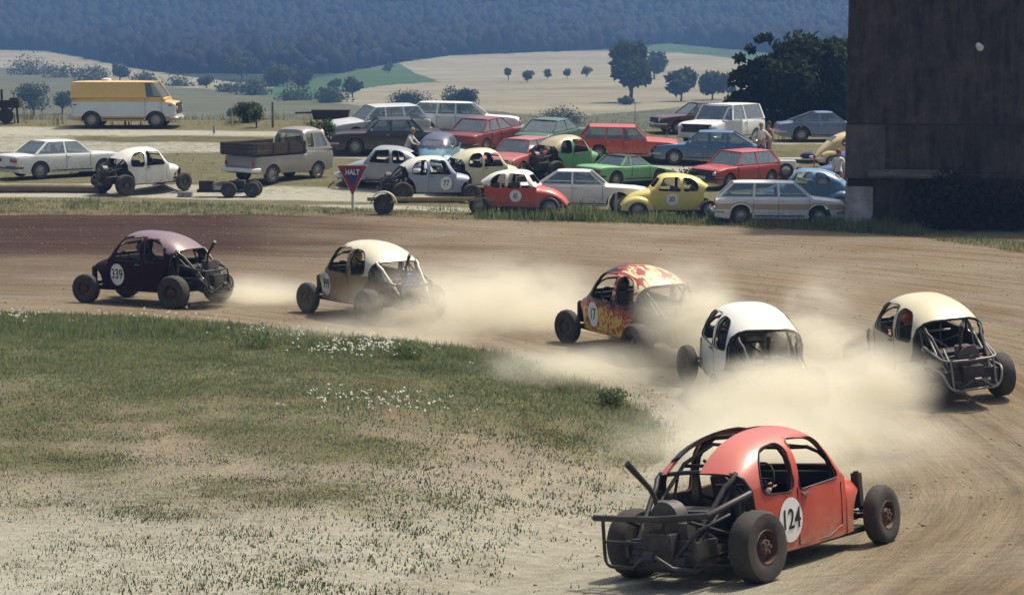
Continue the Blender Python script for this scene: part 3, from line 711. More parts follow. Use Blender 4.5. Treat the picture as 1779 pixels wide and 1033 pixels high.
# ------------------------------------------------------------------ ordinary cars: lofted body below the belt line, pillars, roof and panes above it
def body_loft(L, W, top, sill, wb, Rarch, bulge=.05, taper=.06, bands=None, xoff=0., lift=.30, nside=7):
    """top: list of (x, z) from tail to nose"""
    tp = np.array(top, float); xs = set(np.round(np.linspace(-L / 2, L / 2, 41), 3)) | {-L / 2 + .03, -L / 2 + .08, L / 2 - .03, L / 2 - .08} | set(np.round(tp[:, 0], 3))
    ax = [(xoff + wb / 2), (xoff - wb / 2)]
    for a in ax:
        for k in (-1, -.995, -.94, -.8, -.6, -.3, 0, .3, .6, .8, .94, .995, 1): xs.add(round(a + k * Rarch, 4))
    if bands:
        nside = 9; zm = float(np.interp(0, tp[:, 0], tp[:, 1])) - .045; bandk = [(z0, max(1, min(nside - 2, round((z0 - sill) / (zm - sill) * (nside - 1))))) for z0, idx in bands if z0 < 5]
    xs = sorted(x for x in xs if -L / 2 <= x <= L / 2); m = MB(); rows = []
    for x in xs:
        zt = float(np.interp(x, tp[:, 0], tp[:, 1])); zl = sill
        for a in ax:
            if abs(x - a) < Rarch: zl = max(zl, lift + sqrt(Rarch ** 2 - (x - a) ** 2))
        e = min(x + L / 2, L / 2 - x)
        if e < .35: zl = max(zl, sill + .06 * (1 - e / .35))
        zl = min(zl, zt - .06)
        u = abs(x) / (L / 2); hw = W / 2 * (1 - taper * u ** 3) - (.07 * (1 - sqrt(min(1, e / .09))) if e < .09 else 0)
        endz = .035 * (1 - min(1, e / .06))
        pts = [(0, zl), (hw * .9, zl)]
        for k in range(nside):
            f = k / (nside - 1); z = zl + (zt - .045 - zl) * f; zn = (z - (sill + .42)) / .5
            pts.append((hw * (1 - bulge * zn * zn), z))
        if bands:
            zs_ = [p[1] for p in pts[1:]]
            for z0, kk in bandk: zs_[kk] = min(max(z0, zl + .001 * kk), zt - .045)
            for q in range(1, len(zs_)): zs_[q] = max(zs_[q], zs_[q - 1])
            pts = [pts[0]] + [(hw * .9 if q == 0 else hw * (1 - bulge * ((z - (sill + .42)) / .5) ** 2), z) for q, z in enumerate(zs_)]
        y_ = pts[-1][0]; pts += [(y_ - .012, zt - .022 - endz), (y_ - .04, zt - .006 - endz), (y_ * .55, zt + .008 - endz), (0, zt + .014 - endz)]
        rows.append([(x, y, z) for y, z in pts] + [(x, -y, z) for y, z in pts[-2:0:-1]])
    n = len(rows[0]); vs = [p for r in rows for p in r]; fs = []; ms = []
    nb = nside
    for i in range(len(rows) - 1):
        for k in range(n):
            a, b = i * n + k, i * n + (k + 1) % n; fs.append((a, b, b + n, a + n))
            under = k in (0, n - 1) or k in (1, n - 2) and False
            mi = 1 if under else 0
            if bands and not mi:
                kk = min(k, n - 1 - k) - 1      # side strip number counted from the sill
                mi = next((idx for (z0, idx), (_, q) in zip(bands, bandk + [(9, 99)]) if kk < q), 0)
            ms.append(mi)
    fs += [tuple(range(n)), tuple((len(rows) - 1) * n + k for k in range(n))[::-1]]; ms += [0, 0]
    m.v = vs; m.f = fs; m.m = ms; return m
def quadbar(m, p, q, w1, w2, th, mi=0):
    """flat tapered bar from p to q: w1,w2 half-width vectors, th thickness vector"""
    p, q, w1, w2, th = map(Vector, (p, q, w1, w2, th))
    vs = [p - w1, p + w1, q + w2, q - w2]; vs += [v - th for v in vs]
    m.add(vs, [(0, 1, 2, 3), (7, 6, 5, 4), (0, 4, 5, 1), (1, 5, 6, 2), (2, 6, 7, 3), (3, 7, 4, 0)], mi)
def pane(t, name, pts, nrm, grow=-.012, ins=.012, mat=None):
    c = sum((Vector(p) for p in pts), Vector()) / len(pts); nv = Vector(nrm).normalized()
    P = [Vector(p) + (Vector(p) - c) * grow - nv * ins for p in pts]
    m = MB(); n = len(P); m.add(P + [p - nv * .006 for p in P], [tuple(range(n)), tuple(range(n, 2 * n))[::-1]] + [(i, (i + 1) % n, (i + 1) % n + n, i + n) for i in range(n)])
    return part(name, m, mat or GLASS, t, 0)
def car(name, label, cat, mw, col, L=4.3, W=1.65, H=1.4, wb=2.5, belt=.88, hood=.80, trunk=.86, xa=.75, xb=.15, xc=-1.0, xd=-1.45, split=(-.35,), R=.30, nose=.5, tail=.55,
        roofcol=None, rim=None, group='cars parked beside the track', plates=True, vinyl=None, bumper=None, panels=(), lights='round', xoff=0., bands=None, lowmat=None, hatch=False, rack=False, tailc=None, dust=.22, headz=None, wr=.19, seats=True, glassmat=None, mirrors=True, arch=.06, under_sill=.20, rearwin=True, doorlines=True):
    P = paint(*col, dust=dust); RP = paint(*roofcol, dust=dust) if roofcol else P; GM = glassmat or GLASS
    t = thing(name, label, cat, mw, group); bm_ = bumper or CHROME; rim = rim or RIMM
    top = [(-L / 2, tail), (-L / 2 + .04, trunk - .06), (-L / 2 + .16, trunk - .01), (-L / 2 + .4, trunk), (xd, belt), (xa, belt), (xa + .1, belt - .02), (L / 2 - .5, hood), (L / 2 - .16, hood - .05), (L / 2 - .03, hood - .14), (L / 2, nose)]
    mats = [P, UNDER, lowmat or P, RP]
    m = body_loft(L, W, top, under_sill, wb, R + arch, bands=bands, xoff=xoff)
    b = part('body', m, mats, t, 32)
    # cabin floor shelf seen through the panes
    part('cabin_shelf', MB().box(((xa + xd) / 2, 0, belt + .018), (xa - xd - .12, W - .3, .02)), DARK, t, 0)
    hb, hr = W / 2 - .045, W / 2 - .045 - (H - belt) * .30; zr = H - .05
    # roof with crowned edges
    m = MB(); nx, ny = 9, 9; vs = []
    for i in range(nx):
        x = xc + (xb - xc) * i / (nx - 1); u = abs(i / (nx - 1) * 2 - 1)
        for j in range(ny):
            v = j / (ny - 1) * 2 - 1; vs.append((x + (.03 * (1 - v * v)) * (1 if x > (xb + xc) / 2 else -.4), v * hr, zr + .05 * (1 - abs(v) ** 3.5) * (1 - .55 * u ** 4)))
    lo = [(x * .995, y * .985, z - .035 - .05 * (1 - abs(y / hr) ** 3) * .8) for x, y, z in vs]
    q = [(i * ny + j, i * ny + j + 1, (i + 1) * ny + j + 1, (i + 1) * ny + j) for i in range(nx - 1) for j in range(ny - 1)]; N = nx * ny
    ring = [j for j in range(ny)] + [i * ny + ny - 1 for i in range(1, nx)] + [(nx - 1) * ny + j for j in range(ny - 2, -1, -1)] + [i * ny for i in range(nx - 2, 0, -1)]
    m.add(vs + lo, q + [tuple(k + N for k in f)[::-1] for f in q] + [(ring[k], ring[(k + 1) % len(ring)], ring[(k + 1) % len(ring)] + N, ring[k] + N) for k in range(len(ring))])
    part('roof', m, RP if not vinyl else surf('vinyl_roof', vinyl, .8), t, 50)
    xs_top = lambda x: xb + (x - xa) * (xb - xc) / (xa - xd)      # belt x -> roof x
    posts = [xa] + list(split) + [xd]
    for s in (-1, 1):
        m = MB()
        Bp = lambda x: Vector((x, s * hb, belt)); Tp = lambda x: Vector((x, s * hr, zr)); nv = Vector((0, s * (H - belt), hb - hr)).normalized()
        tops = [xb] + [x + (-.05 if x > 0 else 0) for x in split] + [xc]
        tops = [xb] + [max(xc + .15, min(xb - .15, x * .93 - .03)) for x in split] + [xc]
        for k, (x0, x1) in enumerate(zip(posts, tops)):
            w = .035 if 0 < k < len(posts) - 1 else (.04 if k == 0 else .06)
            quadbar(m, Bp(x0), Tp(x1), (w, 0, 0), (w * .85, 0, 0), nv * .035)
        # gutter and belt rail
        quadbar(m, Bp(xa) + Vector((0, 0, .012)), Bp(xd) + Vector((0, 0, .012)), (0, 0, .022), (0, 0, .022), nv * .03)
        for k in range(len(posts) - 1):
            g = .04; a, b2 = posts[k] - (.04 if k == 0 else .035), posts[k + 1] + (.035 if k < len(posts) - 2 else .06)
            c, d = tops[k] - .035, tops[k + 1] + (.03 if k < len(posts) - 2 else .05)
            quad = [Bp(a) + Vector((0, 0, .03)), Bp(b2) + Vector((0, 0, .03)), Tp(d) - Vector((0, 0, .02)), Tp(c) - Vector((0, 0, .02))]
            if k in panels: pane(t, 'side_panel', quad, nv, .06, .004, P)
            else: pane(t, 'side_window', quad, nv, .0, .012, GM)
        part('window_frame', m, P, t, 0)
    pane(t, 'windshield', [(xa - .0, hb - .05, belt + .02), (xb, hr - .04, zr), (xb, -hr + .04, zr), (xa, -hb + .05, belt + .02)], (H - belt, 0, xa - xb), 0, .008, GM)
    if rearwin: pane(t, 'rear_window', [(xd, hb - .08, belt + .03), (xc, hr - .07, zr - .01), (xc, -hr + .07, zr - .01), (xd, -hb + .08, belt + .03)], (-(H - belt), 0, xc - xd), 0, .008, GM)
    # seats
    if seats:
        m = MB()
        for s in (-1, 1): m.box((-.10, s * W * .21, belt - .02), (.12, .44, .34), 0, Matrix.Rotation(-.2, 3, 'Y')); m.box((-.15, s * W * .21, belt + .22), (.08, .22, .14))
        m.box((xd + .35, 0, belt - .02), (.14, W * .66, .24), 0, Matrix.Rotation(-.3, 3, 'Y'))
        part('seats', m, SEAT, t, 40, bevel=.02)
        m = MB(); m.tube([(.36 + .09 * sin(a) * .3, W * .21 + .18 * cos(a), belt + .02 + .17 * sin(a)) for a in np.linspace(0, 2 * pi, 13)[:-1]], .012, 5, closed=True); part('steering_wheel', m, DARK, t)
    # ends
    x1, x0 = L / 2, -L / 2; fw = W / 2 * .93
    m = MB(); m.box((x1 - .0, 0, (nose + hood - .14) / 2 + .02), (.03, W * .74, max(.10, hood - .16 - nose + .10))); g_ = part('grille', m, DARK, t)
    sl = MB()
    for k in range(4): sl.box((x1 + .018, 0, nose + .03 + k * (hood - .18 - nose + .06) / 4), (.008, W * .5, .008))
    part('grille_bars', sl, GREYM, g_)
    hzz = headz or (nose + hood - .14) / 2 + .03
    for s in (-1, 1):
        m = MB()
        if lights == 'round': m.lathe([(x1 + .0, .085), (x1 + .03, .08), (x1 + .045, .04), (x1 + .047, .001)], 14, axis='x', c=(0, s * W * .36, hzz))
        else: m.box((x1 + .01, s * W * .37, hzz), (.05, .24, .13))
        part('headlight', m, LAMP, t, bevel=0)
        m = MB(); m.box((x0 - .012, s * W * .36, (tail + trunk) / 2 - .03), (.03, .26 if not tailc else tailc, .12)); part('tail_light', m, REDL, t, 0)
    for sx, xx in ((1, x1), (-1, x0)):
        m = MB(); m.tube([(xx - sx * .30, fw + .0, .44), (xx + sx * .02, fw - .01, .44), (xx + sx * .075, fw - .12, .44), (xx + sx * .09, 0, .44), (xx + sx * .075, -fw + .12, .44), (xx + sx * .02, -fw + .01, .44), (xx - sx * .30, -fw, .44)], .05, 8); part('bumper', m, bm_, t, 60)
        if plates: part('licence_plate', MB().box((xx + sx * .148, 0, .46 if sx > 0 else .50), (.008, .50, .11)), PLATE, t, 0)
    if doorlines:
        for s in (-1, 1):
            for x in [xa - .05] + list(split): part('door_seam', MB().box((x, s * (W / 2 + .001 - .002), (belt + under_sill) / 2 + .08), (.010, .012, belt - under_sill - .2)), DARK, t, 0)
            part('sill_strip', MB().box((0, s * (W / 2 - .003), under_sill + .10), (wb - 2 * R - .3, .016, .03)), DARK, t, 0)
    for s in (-1, 1):
        for x in list(split)[:2]: part('door_handle', MB().box((x + .12, s * (W / 2 + .008), belt - .11), (.13, .03, .025)), CHROME, t)
    if mirrors: part('side_mirror', MB().box((xa - .16, W / 2 + .07, belt + .09), (.07, .13, .09)), DARK if lights != 'round' else CHROME, t, bevel=.012)
    wheels(t, wb, W - .22, W - .22, R, wr, rim)
    if xoff:
        for o in t.children:
            if o.name.startswith('wheel'): o.location.x += xoff
    return t

# ------------------------------------------------------------------ the beetle shell
ZT = smooth_pts([(-1.78, .42), (-1.72, .58), (-1.58, .78), (-1.4, .96), (-1.2, 1.145), (-1.0, 1.285), (-.8, 1.385), (-.55, 1.455), (-.3, 1.490), (0, 1.50), (.22, 1.488), (.38, 1.435)], 4)
ZT += smooth_pts([(.445, 1.385), (.58, 1.20), (.715, 1.005)], 3) + smooth_pts([(.76, .965), (1.0, .925), (1.2, .87), (1.4, .765), (1.55, .64), (1.66, .5), (1.72, .38)], 3)
ZTx, ZTz = [p.x for p in ZT], [p.y for p in ZT]
def b_zt(x): return float(np.interp(x, ZTx, ZTz))
def b_w(x): return float(np.interp(x, [-1.78, -1.6, -1.3, -1.0, -.6, 0, .5, .75, 1.0, 1.3, 1.6, 1.72], [.30, .42, .54, .62, .67, .69, .66, .61, .54, .45, .34, .26]))
def b_zb(x): return min(.90, b_zt(x) * .62 + .06) if (x > .72 or x < -1.2) else .90
def b_y(x, z):
    w, zb, zt = b_w(x), b_zb(x), b_zt(x)
    if z <= zb: return w * (1 - .05 * ((zb - z) / .6) ** 2)
    u = min(1, (z - zb) / max(.01, zt - zb)); return w * max(0, 1 - u ** 3.0) ** (1 / 2.5)
def b_sill(x): return .30 if abs(x) < .9 else .30 + .08 * min(1, (abs(x) - .9) / .5)
def beetle_shell(x0=-1.77, x1=1.70):
    xs = sorted(set([x for x in np.linspace(x0, x1, 58)] + [.72, .76])); rows = []; inner = []
    for x in xs:
        zb, zt, w = b_zb(x), b_zt(x), b_w(x); zs = min(b_sill(x), zb - .03); pts = []
        for k in range(6): z = zs + (zb - zs) * k / 5; pts.append((b_y(x, z), z))
        for k in range(1, 15):
            a = pi / 2 * k / 14; u = sin(a) ** .92; z = zb + (zt - zb) * u; y = w * (max(0, 1 - u ** 3.0)) ** (1 / 2.5) if k < 14 else 0
            pts.append((y, z))
        rows.append([(x, y, z) for y, z in pts] + [(x, -y, z) for y, z in pts[-2::-1]])
        k_ = .028; cz = .55
        inner.append([(x * .99, y * (1 - k_ / max(w, .2)), z - (k_ * max(0, (z - zb) / max(.01, zt - zb)))) for y, z in pts] + [(x * .99, -y * (1 - k_ / max(w, .2)), z - (k_ * max(0, (z - zb) / max(.01, zt - zb)))) for y, z in pts[-2::-1]])
    n = len(rows[0]); N = len(rows) * n; m = MB(); m.v = [p for r in rows for p in r] + [p for r in inner for p in r]
    for i in range(len(rows) - 1):
        for k in range(n - 1):
            a = i * n + k; m.f.append((a, a + 1, a + 1 + n, a + n)); m.m.append(0); m.f.append((a + N, a + n + N, a + 1 + n + N, a + 1 + N)); m.m.append(1)
        for k in (0, n - 1):
            a = i * n + k; f = (a, a + n, a + n + N, a + N); m.f.append(f if k == 0 else f[::-1]); m.m.append(0)
    for i in (0, len(rows) - 1):
        for k in range(n - 1):
            a = i * n + k; f = (a, a + N, a + 1 + N, a + 1); m.f.append(f if i == 0 else f[::-1]); m.m.append(0)
    return m
def rnd_poly(pts, r=.05, n=4):
    """round the corners of a 2-D polygon"""
    out = []; N = len(pts)
    for i in range(N):
        p, a, b = Vector(pts[i]), Vector(pts[i - 1]), Vector(pts[(i + 1) % N])
        da, db = (a - p), (b - p); rr = min(r, da.length * .45, db.length * .45); A, B = p + da.normalized() * rr, p + db.normalized() * rr
        for k in range(n + 1):
            t = k / n; out.append(tuple(A * (1 - t) ** 2 + p * 2 * t * (1 - t) + B * t * t))
    return out
DOORW = rnd_poly([(.53, .935), (.33, 1.36), (-.20, 1.395), (-.235, .905)], .07)
QUARW = rnd_poly([(-.325, .90), (-.30, 1.385), (-.64, 1.345), (-.82, 1.17), (-.84, .93)], .11)
FRONTW = rnd_poly([(-.52, 1.045), (-.41, 1.345), (.41, 1.345), (.52, 1.045)], .08)
BACKW = rnd_poly([(-.42, 1.10), (-.34, 1.29), (.34, 1.29), (.42, 1.10)], .08)
def arch(x, z, r, n=18): return [(x + r * cos(a), z + r * sin(a)) for a in np.linspace(0, 2 * pi, n, endpoint=False)]
def finish_shell(me, mats, roof_line):
    ids = [2 if (p.material_index == 0 and p.center.z > roof_line(p.center.x)) else p.material_index for p in me.polygons]
    me.materials.clear()
    for m in mats: me.materials.append(m)
    me.polygons.foreach_set('material_index', ids)
    me.polygons.foreach_set('use_smooth', [True] * len(me.polygons)); me.set_sharp_from_angle(angle=radians(30)); return me
SHELLS = {}
def shell_variant(kind):
    if kind in SHELLS: return SHELLS[kind].copy()
    big = 1.3
    cut = [MB().prism(DOORW, -big, big), MB().prism(QUARW, -big, big), MB().prism(FRONTW, .38, 1.3, axis='x')]
    if kind == 'baja_sunroof': cut.append(MB().prism(rnd_poly([(-1.24, -.103), (-1.24, .367), (.223, .361), (.223, -.062)], .06), 1.003, 2.05, axis='z'))
    if kind.startswith('baja'):
        me = beetle_shell().mesh('shell', [], 0)
        # tail taken off: an arched opening that leaves the roof running back
        tailcut = rnd_poly([(-.96, -.2), (-.98, .84), (-1.0, 1.0), (-1.05, 1.12), (-1.14, 1.18), (-1.34, 1.19), (-2.6, 1.19), (-2.6, -.2)], .09)
        if kind == 'baja_wide': tailcut = rnd_poly([(-.90, -.2), (-.915, .88), (-.93, 1.08), (-.955, 1.20), (-1.01, 1.262), (-1.3, 1.268), (-2.6, 1.27), (-2.6, -.2)], .08)
        cut += [MB().prism(tailcut, -big, big), MB().prism(arch(-1.2, .38, .50), -big, big)]
        cut += [MB().prism([(1.16, -.2), (1.24, .5), (1.20, 1.2), (2.4, 1.2), (2.4, -.2)], -big, big), MB().prism(arch(1.26, .36, .36), -big, big)]
    else:
        me = beetle_shell().mesh('shell', [], 0)
        cut += [MB().prism(BACKW, -2.4, -.75, axis='x'), MB().prism(arch(-1.2, .32, .36), -big, big), MB().prism(arch(1.2, .32, .36), -big, big)]
        if kind == 'cut': cut += [MB().prism(rnd_poly([(-1.0, -.2), (-1.02, .9), (-1.12, 1.08), (-1.25, 1.12), (-1.5, 1.2), (-2.6, 1.2), (-2.6, -.2)], .09), -big, big)]
    SHELLS[kind] = boolean(me, cut); print(kind, len(SHELLS[kind].polygons)); return SHELLS[kind].copy()
def on_side(me, x, z, s, off):
    """lay a flat mesh (x right, y up) on the shell's flank"""
    for v in me.vertices:
        X = x - s * v.co.x * (1 if True else 1); Z = z + v.co.y; v.co = (X, s * (b_y(X, Z) + off + max(0, v.co.z)), Z)
    return me
def roundel(t, num, x, z, s, rx=.20, rz=.24, size=.30, off=.006, cond=.62):
    m = MB(); n = 28; vs = [(0, 0, 0)] + [(k * rx * cos(a), k * rz * sin(a), 0) for k in (.5, 1) for a in np.linspace(0, 2 * pi, n, endpoint=False)]
    fs = [(0, 1 + i, 1 + (i + 1) % n) for i in range(n)] + [(1 + i, 1 + n + i, 1 + n + (i + 1) % n, 1 + (i + 1) % n) for i in range(n)]
    m.add(vs, fs); me = m.mesh('number_roundel', [WHITEP], 40, fix=False); r = link('number_roundel', on_side(me, x, z, s, off), t)
    if num: link('number', on_side(text_mesh(num, size, BLACKP, .002, cond, .003), x, z, s, off + .004), r)
def beetle_pane(t, name, poly, s, off=-.014):
    m = MB(); c = (sum(p[0] for p in poly) / len(poly), sum(p[1] for p in poly) / len(poly)); V = [(c[0], s * (b_y(*c) + off), c[1])] + [(x, s * (b_y(x, z) + off), z) for x, z in poly]; n = len(poly)
    m.add(V, [(0, 1 + i, 1 + (i + 1) % n) for i in range(n)]); return part(name, m, GLASS, t, 60)
def fender(m, x, front, s):
    """bulbous wing swept round a wheel"""
    rows = []; R0 = .44
    for k in range(15):
        a = pi * (k / 14); stretch = 1.0
        row = []
        for y, rr in ((.50, R0 + .05), (.60, R0 + .04), (.68, R0 + .015), (.735, R0 - .03), (.765, R0 - .10), (.77, R0 - .15), (.75, R0 - .16)):
            ex = 1.12 if cos(a) * (1 if front else -1) > 0 else 1.22
            hgt = 1.0 + (.12 if sin(a) > .3 else 0)
            row.append((x + cos(a) * rr * ex, s * (y - .02 * abs(cos(a))), .30 + sin(a) * rr * (.98 if rr > .3 else 1) - .02))
        rows.append(row)
    n = len(rows[0]); m.add([p for r in rows for p in r], [(i * n + k, i * n + k + 1, (i + 1) * n + k + 1, (i + 1) * n + k) for i in range(14) for k in range(n - 1)])
def stock_beetle(label, mw, col, roofcol=None, glass=True, kind='stock', rim=None, bumpers=True, fenders=('f', 'r'), number=None, group='beetles parked beside the track', dust=.2, name='beetle_car', lights=True, nside=1):
    P = paint(*col, dust=dust); RP = paint(*roofcol, dust=dust) if roofcol else P
    t = thing(name, label, 'car', mw, group)
    link('shell', finish_shell(shell_variant(kind), [P, DARK, RP], lambda x: .98), t)
    part('floor_pan', MB().box((0, 0, .27), (2.9, 1.15, .08)), UNDER, t)
    for s in (-1, 1):
        for w, x in (('f', 1.2), ('r', -1.2)):
            if w in fenders: m = MB(); fender(m, x, w == 'f', s); part('fender', m, P, t, 60)
        part('running_board', MB().box((0, s * .70, .285), (1.55, .17, .04)), UNDER, t)
        if glass: beetle_pane(t, 'side_window', DOORW, s); beetle_pane(t, 'quarter_window', QUARW, s)
        if lights and 'f' in fenders:
            m = MB(); m.lathe([(0, .10), (.05, .095), (.075, .05), (.08, .001)], 14, axis='x', c=(1.52, s * .60, .62)); part('headlight', m, LAMP, t)
        if 'r' in fenders: part('tail_light', MB().ball((-1.62, s * .62, .52), (.04, .05, .08)), REDL, t)
    if glass: pane(t, 'windshield', [(.665, y, z) if False else (.70 - (z - 1.0) * .82, y, z) for y, z in FRONTW], (1, 0, .8), 0, .02); pane(t, 'rear_window', [(-1.24 + (z - 1.10) * 1.35, y, z) for y, z in BACKW] if kind == 'stock' else [(-1.24, .01, 1.1), (-1.2, .0, 1.12), (-1.2, .01, 1.12)], (-1, 0, 1), 0, .01)
    m = MB()
    for s in (-1, 1): m.box((-.05, s * .3, .80), (.12, .42, .5), 0, Matrix.Rotation(-.2, 3, 'Y'))
    m.box((-.75, 0, .85), (.14, 1.0, .35), 0, Matrix.Rotation(-.2, 3, 'Y')); part('seats', m, SEAT, t, 40, bevel=.02)
    if bumpers:
        for sx in ((1, -1) if kind == 'stock' else (1,)):
            m = MB(); xx = sx * 1.88; m.tube([(xx - sx * .32, .72, .42), (xx - sx * .06, .66, .42), (xx, .4, .42), (xx, -.4, .42), (xx - sx * .06, -.66, .42), (xx - sx * .32, -.72, .42)], .045, 8); part('bumper', m, CHROME, t)
        if kind == 'stock': part('licence_plate', MB().box((-1.80, 0, .60), (.01, .42, .11)), PLATE, t)
    if number: roundel(t, number, .05, .66, nside, .2, .2, .24, .008)
    wheels(t, 2.4, 1.30, 1.30, .32, .17, rim or RIMM); return t

# ------------------------------------------------------------------ people
def skinned(name, joints, bones, mats, classify_, parent=None, sub=2):
    me = bpy.data.meshes.new('b'); names = list(joints); me.from_pydata([joints[k][:3] for k in names], [(names.index(a), names.index(b)) for a, b in bones], [])
    o = bpy.data.objects.new('b', me); COL.objects.link(o); sk = o.modifiers.new('s', 'SKIN'); sk.use_smooth_shade = True
    for i, k in enumerate(names):
        r = joints[k][3]; r = r if isinstance(r, tuple) else (r, r); me.skin_vertices[0].data[i].radius = r; me.skin_vertices[0].data[i].use_root = (i == 0)
    ss = o.modifiers.new('u', 'SUBSURF'); ss.levels = sub; bpy.context.view_layer.update()
    r = bpy.data.meshes.new_from_object(o.evaluated_get(bpy.context.evaluated_depsgraph_get())); bpy.data.objects.remove(o)
    for m in mats: r.materials.append(m)
    for p in r.polygons: p.material_index = classify_(p.center); p.use_smooth = True
    return r
def person(label, pos, face, shirt, trousers, pose='stand', hat=None, hair=None, bare=False, h=1.76, group=None):
    """figure facing +X before turning; pose sets the joints"""
    J = {}; k = h / 1.76
    def S(n, x, y, z, r): J[n] = (x * k, y * k, z * k, r if not isinstance(r, tuple) else r)
    lean = {'stand': 0, 'hips': .04, 'lean': .45, 'sit': 0, 'bend': .9}[pose]
    px, pz = 0, (.95 if pose != 'sit' else .0)
    def tor(d, w=0): return (sin(lean) * d, cos(lean) * d)
    S('pelvis', 0, 0, pz, (.15, .12))
    for n, d, r in (('waist', .14, (.14, .105)), ('chest', .34, (.17, .12)), ('neck0', .50, (.10, .075)), ('neck', .56, .052)):
        x, z = tor(d); S(n, x, 0, pz + z, r)
    hx, hz_ = tor(.62); S('head0', hx + .015, 0, pz + hz_, .062); S('head1', hx + .03, 0, pz + hz_ + .10, (.082, .092)); S('head2', hx + .015, 0, pz + hz_ + .19, .062)
    B = [('pelvis', 'waist'), ('waist', 'chest'), ('chest', 'neck0'), ('neck0', 'neck'), ('neck', 'head0'), ('head0', 'head1'), ('head1', 'head2')]
    sx, sz = tor(.46)
    for s, q in ((1, 'l'), (-1, 'r')):
        S('sh' + q, sx, s * .19, pz + sz, .062)
        if pose == 'hips': e, w = (sx - .10, s * .40, pz + sz - .25), (sx + .06, s * .20, pz + sz - .38)
        elif pose == 'stand': e, w = (sx - .02, s * .25, pz + sz - .29), (sx + .06, s * .26, pz + sz - .54)
        elif pose == 'sit': e, w = (sx + .22, s * .27, pz + sz - .18), (sx + .46, s * .16, pz + sz - .12)
        else: e, w = (sx + .18, s * .26, pz + sz - .22), (sx + .42, s * .2, pz + sz - .30)
        S('el' + q, *e, .042); S('wr' + q, *w, .028)
        d = (Vector(w) - Vector(e)).normalized(); p = Vector(w) + d * .07; S('pa' + q, p.x, p.y, p.z, (.036, .018))
        B += [('neck0', 'sh' + q), ('sh' + q, 'el' + q), ('el' + q, 'wr' + q), ('wr' + q, 'pa' + q)]
        S('hi' + q, 0, s * .09, pz - .05, .095)
        if pose == 'sit': S('kn' + q, .42, s * .14, pz + .08, .065); S('an' + q, .72, s * .12, pz - .22, .045); S('to' + q, .86, s * .12, pz - .16, .04)
        else: S('kn' + q, .03 + .02 * s, s * .11, .50, .068); S('an' + q, -.02 + .05 * s, s * .13, .09, .045); S('to' + q, .16 + .05 * s, s * .15, .035, .036)
        B += [('pelvis', 'hi' + q), ('hi' + q, 'kn' + q), ('kn' + q, 'an' + q), ('an' + q, 'to' + q)]
    shirtm, trm, shoe = surf('shirt_%02d%02d%02d' % tuple(int(c * 99) for c in shirt), shirt, .9), surf('trousers_%02d%02d%02d' % tuple(int(c * 99) for c in trousers), trousers, .9), surf('shoes', (.06, .05, .045), .7)
    nz = (J['neck'][2] - .02 * k); hipz = pz * k + .02; wl, wr_ = Vector(J['ell'][:3]), Vector(J['elr'][:3])
    def cl(c):
        if pose != 'sit' and c.z < .10: return 3
        arm = min((c - Vector(J[a][:3])).length for a in ('wrl', 'wrr', 'pal', 'par')); el = min((c - wl).length, (c - wr_).length)
        if arm < .17 and arm < el * 1.3: return 0
        if (c - Vector(J['head1'][:3])).length < .15 or c.z > nz and pose in ('stand', 'hips', 'sit'): return 0
        if pose == 'sit': return 2 if (c.x > .10 and c.z < .2) else 1
        if c.z < hipz: return 2
        return 0 if bare else 1
    me = skinned('body', J, B, [SKIN, shirtm, trm, shoe], cl)
    t = thing('person', label, 'person', Matrix.Translation(pos) @ Matrix.Rotation(radians(face), 4, 'Z'), group)
    # hands, nose and ears belong to the same mesh
    m = MB(); H1 = Vector(J['head1'][:3])
    m.ball((H1.x + .088, 0, H1.z - .005), (.016, .012, .02), n=6, m=4)
    for s in (1, -1): m.ball((H1.x, s * .083, H1.z), (.02, .012, .03), n=6, m=4); 
    for q in 'lr':
        W_, P_ = Vector(J['wr' + q][:3]), Vector(J['pa' + q][:3]); d = (P_ - W_).normalized(); u = d.cross(Vector((0, 0, 1))); u = u.normalized() if u.length > .1 else Vector((0, 1, 0)); v = u.cross(d)
        for f, ln in zip((-.024, -.008, .008, .024), (.06, .075, .07, .052)):
            a = P_ + u * f; m.tube([a, a + d * ln * .6, a + d * ln - v * -.02], [.010, .009, .007], 5)
        m.tube([W_ + d * .03 + u * .03, W_ + d * .06 + u * .055, W_ + d * .09 + u * .06], [.011, .010, .008], 5)
    bm = bmesh.new(); bm.from_mesh(me); ex = m.mesh('e', [SKIN], 60); bm.from_mesh(ex); bm.to_mesh(me); bm.free()
    link('body', me, t)
    em = MB()
    for s in (1, -1): em.ball((H1.x + .078, s * .032, H1.z + .02), (.010, .012, .008), n=6, m=4)
    part('eyes', em, BLACKP, t); mm = MB(); mm.box((H1.x + .082, 0, H1.z - .045), (.01, .04, .008)); part('mouth', mm, surf('lips', (.30, .11, .09), .6), t)
    if hat == 'helmet':
        m = MB(); m.ball((H1.x - .01, 0, H1.z + .03), (.145, .13, .15), n=16, m=10); hm = part('helmet', m, paint(*hair, dust=.15), t, 60)
        part('visor', MB().ball((H1.x + .05, 0, H1.z + .02), (.10, .10, .06), n=14, m=8), BLACKP, hm, 60)
    elif hat: m = MB(); m.ball((H1.x - .01, 0, H1.z + .065), (.10, .098, .075), n=12, m=7); m.box((H1.x + .11, 0, H1.z + .055), (.10, .14, .012)); part('cap', m, surf('cap_cloth', hat, .9), t, 60)
    else: m = MB(); m.ball((H1.x - .022, 0, H1.z + .035), (.098, .097, .105), n=12, m=8); m.ball((H1.x - .06, 0, H1.z - .03), (.06, .085, .09), n=10, m=7); part('hair', m, surf('hair_%d' % int(hair[0] * 99), hair, .9) if hair else HAIR, t, 60)
    return t

